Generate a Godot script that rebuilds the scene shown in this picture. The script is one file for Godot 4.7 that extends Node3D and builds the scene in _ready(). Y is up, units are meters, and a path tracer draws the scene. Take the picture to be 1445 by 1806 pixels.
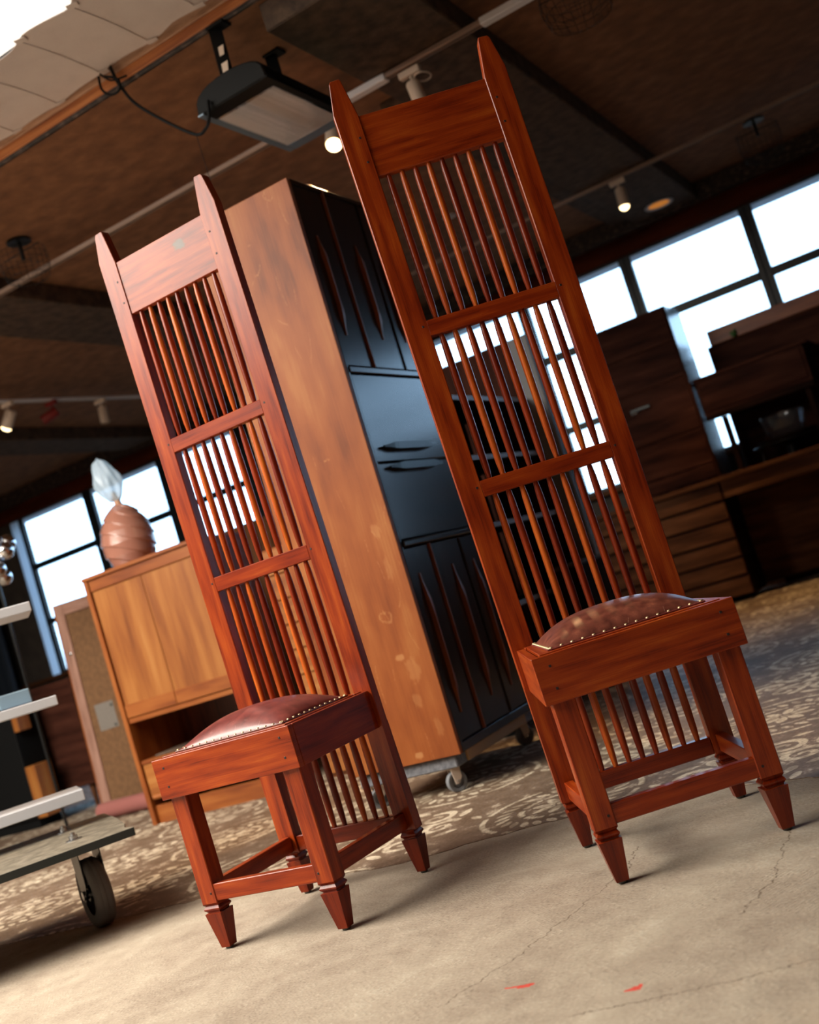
extends Node3D

# ---------------------------------------------------------------- mesh builder
class MB:
	var st := SurfaceTool.new()
	var xf := Transform3D()
	var grain := 1
	var off := Vector2()
	func _init() -> void:
		st.begin(Mesh.PRIMITIVE_TRIANGLES)
	func uv(p: Vector3, n: Vector3) -> Vector2:
		var a := n.abs()
		var d := 0
		if a.y > a.x and a.y >= a.z: d = 1
		elif a.z > a.x and a.z > a.y: d = 2
		if d == grain:
			return Vector2(p[(grain + 1) % 3], p[(grain + 2) % 3]) + off
		return Vector2(p[3 - d - grain], p[grain]) + off
	func vert(p: Vector3, n: Vector3, t: Vector2) -> void:
		st.set_normal((xf.basis.inverse().transposed() * n).normalized())
		st.set_uv(t)
		st.add_vertex(xf * p)
	func tri(a: Vector3, b: Vector3, c: Vector3, n: Vector3) -> void:
		if (b - a).cross(c - a).dot(n) > 0.0:
			var t := b; b = c; c = t
		vert(a, n, uv(a, n)); vert(b, n, uv(b, n)); vert(c, n, uv(c, n))
	func quad(a: Vector3, b: Vector3, c: Vector3, d: Vector3, n: Vector3) -> void:
		tri(a, b, c, n); tri(a, c, d, n)
	func quad_auto(a: Vector3, b: Vector3, c: Vector3, d: Vector3, away: Vector3) -> void:
		var n := (c - a).cross(d - b)
		if n.length() < 1e-12: return
		n = n.normalized()
		if n.dot((a + b + c + d) * 0.25 - away) < 0.0: n = -n
		quad(a, b, c, d, n)
	func tri_s(a: Vector3, b: Vector3, c: Vector3, na: Vector3, nb: Vector3, nc: Vector3, ta: Vector2, tb: Vector2, tc: Vector2) -> void:
		if (b - a).cross(c - a).dot(na + nb + nc) > 0.0:
			var t := b; b = c; c = t
			var m := nb; nb = nc; nc = m
			var w := tb; tb = tc; tc = w
		vert(a, na, ta); vert(b, nb, tb); vert(c, nc, tc)
	func box(c: Vector3, s: Vector3, bev := 0.002, rot := Basis()) -> MB:
		var keep := xf
		xf = xf * Transform3D(rot, c)
		var h := s * 0.5
		var b: float = minf(bev, minf(h.x, minf(h.y, h.z)) * 0.6)
		var g0 := grain
		grain = s.max_axis_index()
		for ax in 3:
			for sg in [-1.0, 1.0]:
				var u := (ax + 1) % 3
				var w := (ax + 2) % 3
				var q := []
				for k in [[-1, -1], [1, -1], [1, 1], [-1, 1]]:
					var p := Vector3()
					p[ax] = sg * h[ax]; p[u] = k[0] * (h[u] - b); p[w] = k[1] * (h[w] - b)
					q.append(p)
				var n := Vector3(); n[ax] = sg
				quad(q[0], q[1], q[2], q[3], n)
		if b > 0.0:
			for ax in 3:
				var u := (ax + 1) % 3
				var w := (ax + 2) % 3
				for su in [-1.0, 1.0]:
					for sw in [-1.0, 1.0]:
						var q := []
						for k in [[-1, 0], [1, 0], [1, 1], [-1, 1]]:
							var p := Vector3()
							p[ax] = k[0] * (h[ax] - b)
							p[u] = su * (h[u] - (b if k[1] == 0 else 0.0)); p[w] = sw * (h[w] - (0.0 if k[1] == 0 else b))
							q.append(p)
						var n := Vector3(); n[u] = su; n[w] = sw
						quad(q[0], q[1], q[2], q[3], n.normalized())
			for sx in [-1.0, 1.0]:
				for sy in [-1.0, 1.0]:
					for sz in [-1.0, 1.0]:
						tri(Vector3(sx * h.x, sy * (h.y - b), sz * (h.z - b)), Vector3(sx * (h.x - b), sy * h.y, sz * (h.z - b)), Vector3(sx * (h.x - b), sy * (h.y - b), sz * h.z), Vector3(sx, sy, sz).normalized())
		xf = keep
		grain = g0
		return self
	func span(a: Vector3, b: Vector3, bev := 0.002) -> MB:     # a box between two opposite corners
		return box((a + b) * 0.5, (b - a).abs(), bev)
	func bar(a: Vector3, b: Vector3, w: float, t: float, bev := 0.001) -> MB:   # a straight bar of section w x t from a to b
		var d := (b - a).normalized()
		var side := d.cross(Vector3.UP)
		if side.length() < 0.01: side = Vector3.RIGHT
		side = side.normalized()
		return box((a + b) * 0.5, Vector3(w, t, a.distance_to(b)), bev, Basis(side, d.cross(side), d).orthonormalized())
	func prism(poly: PackedVector2Array, z0: float, z1: float, bev := 0.0015) -> MB:   # polygon in xy, extruded along z
		var n := poly.size()
		var area := 0.0
		for i in n: area += poly[i].cross(poly[(i + 1) % n])
		if area < 0.0: poly.reverse()
		var ins := PackedVector2Array()
		for i in n:
			var d0 := (poly[i] - poly[(i + n - 1) % n]).normalized()
			var d1 := (poly[(i + 1) % n] - poly[i]).normalized()
			var n0 := Vector2(-d0.y, d0.x)
			var n1 := Vector2(-d1.y, d1.x)
			ins.append(poly[i] + (n0 + n1) * (bev / maxf(0.3, 1.0 + n0.dot(n1))))
		var idx := Geometry2D.triangulate_polygon(ins)
		for k in range(0, idx.size(), 3):
			for e in [[z1, 1.0], [z0, -1.0]]:
				var z: float = e[0]
				tri(Vector3(ins[idx[k]].x, ins[idx[k]].y, z), Vector3(ins[idx[k + 1]].x, ins[idx[k + 1]].y, z), Vector3(ins[idx[k + 2]].x, ins[idx[k + 2]].y, z), Vector3(0, 0, e[1]))
		for i in n:
			var j := (i + 1) % n
			var d := (poly[j] - poly[i]).normalized()
			var o := Vector3(d.y, -d.x, 0)
			quad(Vector3(poly[i].x, poly[i].y, z0 + bev), Vector3(poly[j].x, poly[j].y, z0 + bev), Vector3(poly[j].x, poly[j].y, z1 - bev), Vector3(poly[i].x, poly[i].y, z1 - bev), o)
			if bev > 0.0:
				quad(Vector3(poly[i].x, poly[i].y, z1 - bev), Vector3(poly[j].x, poly[j].y, z1 - bev), Vector3(ins[j].x, ins[j].y, z1), Vector3(ins[i].x, ins[i].y, z1), (o + Vector3(0, 0, 1)).normalized())
				quad(Vector3(poly[i].x, poly[i].y, z0 + bev), Vector3(poly[j].x, poly[j].y, z0 + bev), Vector3(ins[j].x, ins[j].y, z0), Vector3(ins[i].x, ins[i].y, z0), (o - Vector3(0, 0, 1)).normalized())
		return self
	func loft(levels: Array) -> MB:    # stacked rectangles [y, cx, cz, hx, hz]
		var ring := []
		for l in levels:
			ring.append([Vector3(l[1] - l[3], l[0], l[2] - l[4]), Vector3(l[1] + l[3], l[0], l[2] - l[4]), Vector3(l[1] + l[3], l[0], l[2] + l[4]), Vector3(l[1] - l[3], l[0], l[2] + l[4])])
		for i in ring.size() - 1:
			var mid := Vector3(levels[i][1], (levels[i][0] + levels[i + 1][0]) * 0.5, levels[i][2])
			for k in 4:
				var a: Vector3 = ring[i][k]
				var b: Vector3 = ring[i][(k + 1) % 4]
				var c: Vector3 = ring[i + 1][(k + 1) % 4]
				var d: Vector3 = ring[i + 1][k]
				quad_auto(a, b, c, d, mid)
		var e: Array = ring[0]
		var f: Array = ring[-1]
		var down := 1.0 if levels[0][0] > levels[-1][0] else -1.0
		quad(e[0], e[1], e[2], e[3], Vector3(0, down, 0))
		quad(f[0], f[1], f[2], f[3], Vector3(0, -down, 0))
		return self
	func lathe(prof: Array, segs := 16, at := Vector3(), rot := Basis(), smooth := true) -> MB:   # prof: Vector2(radius, y)
		var keep := xf
		xf = xf * Transform3D(rot, at)
		var m := prof.size()
		var seg := []
		for i in m - 1:
			var d: Vector2 = prof[i + 1] - prof[i]
			seg.append(Vector2(d.y, -d.x).normalized())
		for i in m - 1:
			var na: Vector2 = seg[i]
			var nb: Vector2 = seg[i]
			if smooth:
				if i > 0 and seg[i].dot(seg[i - 1]) > 0.5: na = (seg[i] + seg[i - 1]).normalized()
				if i < m - 2 and seg[i].dot(seg[i + 1]) > 0.5: nb = (seg[i] + seg[i + 1]).normalized()
			var p: Vector2 = prof[i]
			var q: Vector2 = prof[i + 1]
			for k in segs:
				var t0 := TAU * k / segs
				var t1 := TAU * (k + 1) / segs
				var c0 := Vector3(cos(t0), 0, sin(t0))
				var c1 := Vector3(cos(t1), 0, sin(t1))
				var y := Vector3.UP
				var r := maxf(p.x, q.x)
				var ua := Vector2(t0 * r, p.y) + off
				var ub := Vector2(t1 * r, p.y) + off
				var uc := Vector2(t1 * r, q.y) + off
				var ud := Vector2(t0 * r, q.y) + off
				if p.x > 1e-6:
					tri_s(c0 * p.x + y * p.y, c1 * p.x + y * p.y, c1 * q.x + y * q.y, c0 * na.x + y * na.y, c1 * na.x + y * na.y, c1 * nb.x + y * nb.y, ua, ub, uc)
				if q.x > 1e-6:
					tri_s(c0 * p.x + y * p.y, c1 * q.x + y * q.y, c0 * q.x + y * q.y, c0 * na.x + y * na.y, c1 * nb.x + y * nb.y, c0 * nb.x + y * nb.y, ua, uc, ud)
		xf = keep
		return self
	func tube(pts: Array, r: float, segs := 8, r1 := -1.0) -> MB:
		var side := Vector3()
		var rings := []
		var n := pts.size()
		for i in n:
			var a: Vector3 = pts[maxi(i - 1, 0)]
			var b: Vector3 = pts[mini(i + 1, n - 1)]
			var d := (b - a).normalized()
			if i == 0:
				side = d.cross(Vector3.UP if absf(d.y) < 0.9 else Vector3.RIGHT).normalized()
			else:
				side = (side - d * side.dot(d)).normalized()
			var up := d.cross(side)
			var rr := r if r1 < 0.0 else lerpf(r, r1, float(i) / (n - 1))
			var ring := []
			for k in segs:
				var t := TAU * k / segs
				var o := side * cos(t) + up * sin(t)
				ring.append([pts[i] + o * rr, o])
			rings.append(ring)
		var s := 0.0
		for i in n - 1:
			var l: float = (pts[i + 1] - pts[i]).length()
			for k in segs:
				var k1 := (k + 1) % segs
				var a: Array = rings[i][k]
				var b: Array = rings[i][k1]
				var c: Array = rings[i + 1][k1]
				var d: Array = rings[i + 1][k]
				var u0 := float(k) / segs * r * 6.28
				var u1 := float(k + 1) / segs * r * 6.28
				tri_s(a[0], b[0], c[0], a[1], b[1], c[1], Vector2(u0, s) + off, Vector2(u1, s) + off, Vector2(u1, s + l) + off)
				tri_s(a[0], c[0], d[0], a[1], c[1], d[1], Vector2(u0, s) + off, Vector2(u1, s + l) + off, Vector2(u0, s + l) + off)
			s += l
		for e in [0, n - 1]:
			var nn: Vector3 = (pts[0] - pts[1]).normalized() if e == 0 else (pts[n - 1] - pts[n - 2]).normalized()
			for k in segs:
				tri(pts[e], rings[e][k][0], rings[e][(k + 1) % segs][0], nn)
		return self
	func ball(c: Vector3, r: float, segs := 12, sq := Vector3.ONE) -> MB:
		var prof := []
		var m := maxi(4, segs / 2)
		for i in m + 1:
			var t := -PI / 2 + PI * i / m
			prof.append(Vector2(maxf(0.0, r * cos(t)), r * sin(t)))
		return lathe(prof, segs, c, Basis.from_scale(sq))
	func grid(nu: int, nv: int, f: Callable, flip := false) -> MB:   # smooth surface f(u, v)
		var e := 1e-3
		var P := []
		for j in nv + 1:
			for i in nu + 1:
				var u := float(i) / nu
				var v := float(j) / nv
				var p: Vector3 = f.call(u, v)
				var du: Vector3 = f.call(minf(u + e, 1.0), v) - f.call(maxf(u - e, 0.0), v)
				var dv: Vector3 = f.call(u, minf(v + e, 1.0)) - f.call(u, maxf(v - e, 0.0))
				var n := du.cross(dv)
				n = n.normalized() if n.length() > 1e-14 else Vector3.UP
				P.append([p, -n if flip else n])
		for j in nv:
			for i in nu:
				var a: Array = P[j * (nu + 1) + i]
				var b: Array = P[j * (nu + 1) + i + 1]
				var c: Array = P[(j + 1) * (nu + 1) + i + 1]
				var d: Array = P[(j + 1) * (nu + 1) + i]
				tri_s(a[0], b[0], c[0], a[1], b[1], c[1], uv(a[0], Vector3.UP), uv(b[0], Vector3.UP), uv(c[0], Vector3.UP))
				tri_s(a[0], c[0], d[0], a[1], c[1], d[1], uv(a[0], Vector3.UP), uv(c[0], Vector3.UP), uv(d[0], Vector3.UP))
		return self

# ---------------------------------------------------------------- nodes
var M := {}
var rng := RandomNumberGenerator.new()
var taken := {}

func numbered(n: String) -> String:
	var k: int = taken.get(n, 0)
	taken[n] = k + 1
	return n if k == 0 else "%s_%03d" % [n, k]

func mb(xf := Transform3D()) -> MB:
	var m := MB.new()
	m.xf = xf
	m.off = Vector2(rng.randf() * 3.0, rng.randf() * 9.0)
	return m

func put(called: String, m: MB, mat: Material, parent: Node = null) -> MeshInstance3D:
	var o := MeshInstance3D.new()
	m.st.index()
	o.mesh = m.st.commit()
	o.material_override = mat
	if parent:
		o.name = called
		parent.add_child(o, true)
	else:
		o.name = numbered(called)
		add_child(o, true)
	return o

func meta(o: Node, label: String, category: String, group := "") -> void:
	o.set_meta("label", label)
	o.set_meta("category", category)
	if group: o.set_meta("group", group)

func thing(called: String, label: String, category: String, at := Vector3(), turn := 0.0, group := "") -> Node3D:
	var o := Node3D.new()
	o.name = numbered(called)
	add_child(o, true)
	o.position = at
	o.rotation.y = turn
	meta(o, label, category, group)
	return o

func struct(called: String, m: MB, mat: Material) -> MeshInstance3D:
	var o := put(called, m, mat)
	o.set_meta("kind", "structure")
	return o

func stuff(o: Node) -> void:
	o.set_meta("kind", "stuff")

# ---------------------------------------------------------------- textures
func noise_img(seed_: int, size: int, freq: float, oct := 5, type := FastNoiseLite.TYPE_SIMPLEX_SMOOTH, warp := 0.0) -> PackedByteArray:
	var f := FastNoiseLite.new()
	f.seed = seed_
	f.noise_type = type
	f.frequency = freq
	f.fractal_octaves = oct
	if warp > 0.0:
		f.domain_warp_enabled = true
		f.domain_warp_amplitude = warp
		f.domain_warp_frequency = freq * 0.7
	var im := f.get_seamless_image(size, size)
	im.convert(Image.FORMAT_L8)
	return im.get_data()

func ramp_lut(stops: Array) -> PackedByteArray:      # stops: Color list, evenly spread, 256 entries of rgb
	var out := PackedByteArray()
	out.resize(768)
	var n := stops.size() - 1
	for i in 256:
		var t := i / 255.0 * n
		var k := mini(int(t), n - 1)
		var c: Color = stops[k].lerp(stops[k + 1], t - k)
		out[i * 3] = c.r8; out[i * 3 + 1] = c.g8; out[i * 3 + 2] = c.b8
	return out

func tex(size: int, data: PackedByteArray) -> ImageTexture:
	return ImageTexture.create_from_image(Image.create_from_data(size, size, false, Image.FORMAT_RGB8, data))

func rgb8(r: int, g: int, b: int) -> Color:
	return Color8(r, g, b)

func wood_tex(seed_: int, stops: Array, freq := 0.012, fine := 0.35) -> ImageTexture:
	var s := 512
	var a := noise_img(seed_, s, freq, 4, FastNoiseLite.TYPE_SIMPLEX_SMOOTH, 26.0)
	var b := noise_img(seed_ + 7, s, 0.05, 3)
	var lut := ramp_lut(stops)
	var out := PackedByteArray()
	out.resize(s * s * 3)
	var k := 0
	for y in s:
		var yb := (y / 6) * s
		for x in s:
			var v := int(a[y * s + x] * (1.0 - fine) + b[yb + (x * 4) % s] * fine)
			v = clampi((v - 128) * 3 / 2 + 128, 0, 255) * 3
			out[k] = lut[v]; out[k + 1] = lut[v + 1]; out[k + 2] = lut[v + 2]
			k += 3
	return tex(s, out)

func mat(c: Color, rough := 0.6, metal := 0.0, spec := 0.5) -> StandardMaterial3D:
	var m := StandardMaterial3D.new()
	m.albedo_color = c
	m.roughness = rough
	m.metallic = metal
	m.metallic_specular = spec
	return m

func tmat(t: Texture2D, sc: Vector3, rough := 0.5, tint := Color.WHITE, spec := 0.5) -> StandardMaterial3D:
	var m := mat(tint, rough, 0.0, spec)
	m.albedo_texture = t
	m.uv1_scale = sc
	return m

func glow(c: Color, e: float) -> StandardMaterial3D:
	var m := mat(c, 0.5)
	m.emission_enabled = true
	m.emission = c
	m.emission_energy_multiplier = e
	return m

func concrete_tex() -> Array:
	# 3.2 m square of bare screed: patches, specks, trowelled adhesive ridges, cracks, two red paint marks
	var s := 2048
	var half := 1024
	var low := noise_img(11, half, 0.006, 5, FastNoiseLite.TYPE_SIMPLEX_SMOOTH, 40.0)
	var mid := noise_img(12, half, 0.03, 5)
	var fine := noise_img(13, half, 0.18, 3)
	var msk := noise_img(14, half, 0.008, 3)
	var stops := ramp_lut([rgb8(108, 95, 82), rgb8(136, 122, 107), rgb8(150, 137, 121), rgb8(160, 148, 131), rgb8(176, 166, 150)])
	var out := PackedByteArray()
	out.resize(s * s * 3)
	var hgt := PackedByteArray()
	hgt.resize(half * half)
	var ridge := PackedFloat32Array()
	ridge.resize(1024)
	for i in 1024: ridge[i] = maxf(0.0, sin(TAU * i / 1024.0) * 1.8 - 1.0)
	var px := 1024.0 / 0.0085 * 3.2 / s       # ridge table steps per pixel
	var c1 := 0.86 * px
	var s1 := 0.51 * px
	var k := 0
	for y in s:
		var yh := (y >> 1) * half
		for x in s:
			var h := yh + (x >> 1)
			var f := fine[(y % half) * half + (x % half)]
			var v := low[h] * 0.36 + mid[h] * 0.34 + f * 0.30
			var r := 0.0
			var mk := msk[h]
			if mk > 128 and mid[h] > 108:
				var w := 0.9 if mk > 150 else 0.5
				r = float(mid[(yh + (x >> 1) + 4099) % (half * half)] > 112) * ridge[int(x * c1 + y * s1 + low[h] * 9.0 + mid[h] * 0.8) & 1023] * w
				v -= r * 60.0
			if f > 202: v += 44.0
			elif f < 52: v -= 46.0
			var i := clampi(int((v - 128.0) * 1.35 + 138.0), 0, 255) * 3
			out[k] = stops[i]; out[k + 1] = stops[i + 1]; out[k + 2] = stops[i + 2]
			k += 3
			if (x & 1) == 0 and (y & 1) == 0:
				hgt[h] = clampi(int(120 + (f - 128) * 0.12 + (mid[h] - 128) * 0.25 - r * 45.0), 0, 255)
	var im := Image.create_from_data(s, s, false, Image.FORMAT_RGB8, out)
	var to_px := func(p: Vector2) -> Vector2: return Vector2(fposmod(p.x, 3.2), fposmod(p.y, 3.2)) / 3.2 * s
	for c in [[[-0.93, -2.35], [-0.905, -2.2], [-0.95, -1.98], [-0.99, -1.8], [-1.06, -1.62]], [[-0.62, -2.46], [-0.585, -2.25], [-0.57, -2.0], [-0.6, -1.85]], [[-0.79, -1.535], [-0.68, -1.56], [-0.55, -1.595], [-0.43, -1.64], [-0.3, -1.66]]]:
		for i in c.size() - 1:
			for t in 420:
				var p := Vector2(c[i][0], c[i][1]).lerp(Vector2(c[i + 1][0], c[i + 1][1]), t / 420.0)
				p += Vector2(sin(t * 0.11 + i) * 0.002 + sin(t * 0.037) * 0.004, cos(t * 0.083) * 0.002)
				if hash(t * 7 + i * 131) % 10 < 5:
					var q: Vector2 = to_px.call(p)
					im.fill_rect(Rect2i(int(q.x), int(q.y), 1 + (t / 9) % 2, 1), im.get_pixel(int(q.x), int(q.y)).lerp(Color8(84, 70, 58), 0.55))
	for q in [[-0.955, -1.668, 0.05, 0.006], [-0.93, -1.664, 0.02, 0.012], [-0.722, -1.602, 0.02, 0.02]]:
		for t in 60:
			var u := rng.randf()
			var w := rng.randf() * u
			var o: Vector2 = to_px.call(Vector2(q[0] + u * q[2], q[1] - w * q[3]))
			im.fill_rect(Rect2i(int(o.x), int(o.y), 4, 3), Color8(186, 72, 60))
	var nm := Image.create_from_data(half, half, false, Image.FORMAT_L8, hgt)
	nm.bump_map_to_normal_map(3.4)
	return [ImageTexture.create_from_image(im), ImageTexture.create_from_image(nm)]

func scroll_tex() -> ImageTexture:
	# worn damask print: medallions, curls and leaves on brown, 0.5 m tile
	var s := 512
	var mask := PackedByteArray()
	mask.resize(s * s)
	var dot := func(cx: float, cy: float, r: float) -> void:
		var R := int(ceil(r))
		for yy in range(-R, R + 1):
			for xx in range(-R, R + 1):
				if xx * xx + yy * yy <= r * r:
					mask[posmod(int(cy) + yy, s) * s + posmod(int(cx) + xx, s)] = 255
	var leaf := func(c: Vector2, a: float, l: float, w: float) -> void:
		for i in 14:
			var t := i / 13.0
			var p := c + Vector2.from_angle(a) * l * t
			dot.call(p.x, p.y, maxf(1.5, w * sin(PI * (0.12 + t * 0.8))))
	var curl := func(c: Vector2, r: float, a0: float, turns: float, w: float, dirn: float) -> void:
		for i in 120:
			var t := i / 119.0
			var rr := r * (1.0 - 0.82 * t)
			var p := c + Vector2.from_angle(a0 + dirn * TAU * turns * t) * rr
			dot.call(p.x, p.y, w * (1.0 - 0.45 * t))
	for o in [Vector2(128, 128), Vector2(384, 384)]:
		for k in 8:
			leaf.call(o + Vector2.from_angle(k * TAU / 8) * 12.0, k * TAU / 8, 30.0, 8.0)
		dot.call(o.x, o.y, 7.0)
		for k in 40:
			if k % 5 != 0:
				var p: Vector2 = o + Vector2.from_angle(k * TAU / 40) * 56.0
				dot.call(p.x, p.y, 5.0)
		for k in 26:
			leaf.call(o + Vector2.from_angle(k * TAU / 26) * 74.0, k * TAU / 26 + 0.7, 22.0, 5.5)
		for k in 90:
			if k % 15 > 1:
				var p: Vector2 = o + Vector2.from_angle(k * TAU / 90) * 110.0
				dot.call(p.x, p.y, 4.6)
	for o in [Vector2(384, 128), Vector2(128, 384)]:
		for k in 6:
			var a := k * TAU / 6
			curl.call(o + Vector2.from_angle(a) * 66.0, 30.0, a + 1.0, 1.25, 6.5, 1.0 if k % 2 == 0 else -1.0)
			leaf.call(o + Vector2.from_angle(a + 0.5) * 22.0, a + 0.5, 34.0, 7.0)
			leaf.call(o + Vector2.from_angle(a + 0.5) * 92.0, a + 1.6, 34.0, 7.5)
			leaf.call(o + Vector2.from_angle(a + 0.2) * 112.0, a - 0.7, 26.0, 6.0)
		for k in 5:
			leaf.call(o, k * TAU / 5, 16.0, 5.0)
	var n := noise_img(31, s, 0.02, 4)
	var f := noise_img(32, s, 0.15, 3)
	var out := PackedByteArray()
	out.resize(s * s * 3)
	for i in s * s:
		var w := n[i] * 0.75 + f[i] * 0.25
		var t := 0.0
		if mask[i] > 0: t = clampf(1.0 - (150.0 - w) / 130.0, 0.55, 1.0) if w < 178.0 else 0.55
		else: t = clampf((w - 165.0) / 60.0, 0.0, 0.7)
		var d := (f[i] - 128) * 0.16 + (n[i] - 128) * 0.14
		out[i * 3] = clampi(int(lerpf(112, 200, t) + d), 0, 255)
		out[i * 3 + 1] = clampi(int(lerpf(93, 186, t) + d), 0, 255)
		out[i * 3 + 2] = clampi(int(lerpf(76, 162, t) + d), 0, 255)
	return tex(s, out)

func lut_tex(seed_: int, s: int, freq: float, stops: Array, gain := 1.4, fine := 0.25, warp := 0.0) -> ImageTexture:
	var a := noise_img(seed_, s, freq, 5, FastNoiseLite.TYPE_SIMPLEX_SMOOTH, warp)
	var b := noise_img(seed_ + 3, s, 0.2, 3)
	var lut := ramp_lut(stops)
	var out := PackedByteArray()
	out.resize(s * s * 3)
	for i in s * s:
		var v := clampi(int((a[i] * (1.0 - fine) + b[i] * fine - 128.0) * gain + 128.0), 0, 255) * 3
		out[i * 3] = lut[v]; out[i * 3 + 1] = lut[v + 1]; out[i * 3 + 2] = lut[v + 2]
	return tex(s, out)

func scratched(t: ImageTexture, seed_: int, count: int, col: Color) -> ImageTexture:
	var im: Image = t.get_image().duplicate()
	var s := im.get_width()
	var r := RandomNumberGenerator.new()
	r.seed = seed_
	for k in count:
		var p := Vector2(r.randf(), r.randf()) * s
		var a := r.randf() * TAU
		var bend := r.randf_range(-0.06, 0.06)
		var l := int(r.randf_range(3, 26))
		for i in l:
			p += Vector2.from_angle(a) * 1.3
			a += bend
			im.set_pixel(posmod(int(p.x), s), posmod(int(p.y), s), im.get_pixel(posmod(int(p.x), s), posmod(int(p.y), s)).lerp(col, r.randf_range(0.3, 0.9)))
	return ImageTexture.create_from_image(im)

func blotted(t: ImageTexture, blots: Array, col: Color) -> ImageTexture:     # blots: [u, v, half width, half height, strength, ring]
	var im: Image = t.get_image().duplicate()
	var s := im.get_width()
	var f := FastNoiseLite.new()
	f.seed = 5
	f.frequency = 0.05
	for b in blots:
		for y in range(int(-b[3] * s * 1.3), int(b[3] * s * 1.3) + 1):
			for x in range(int(-b[2] * s * 1.3), int(b[2] * s * 1.3) + 1):
				var r := Vector2(x / (b[2] * s), y / (b[3] * s)).length() + 0.45 * f.get_noise_2d(x * b[3] / b[2] * 3.0, y * 3.0)
				var a: float = b[4] * (1.0 - smoothstep(0.6, 1.0, r))
				if b[5] > 0: a = b[4] * (1.0 - smoothstep(0.05, 0.2, absf(r - 0.8)))
				if a > 0.0:
					var q := Vector2i(posmod(int(b[0] * s) + x, s), posmod(int(b[1] * s) + y, s))
					im.set_pixelv(q, im.get_pixelv(q).lerp(col, a))
	return ImageTexture.create_from_image(im)

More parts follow.
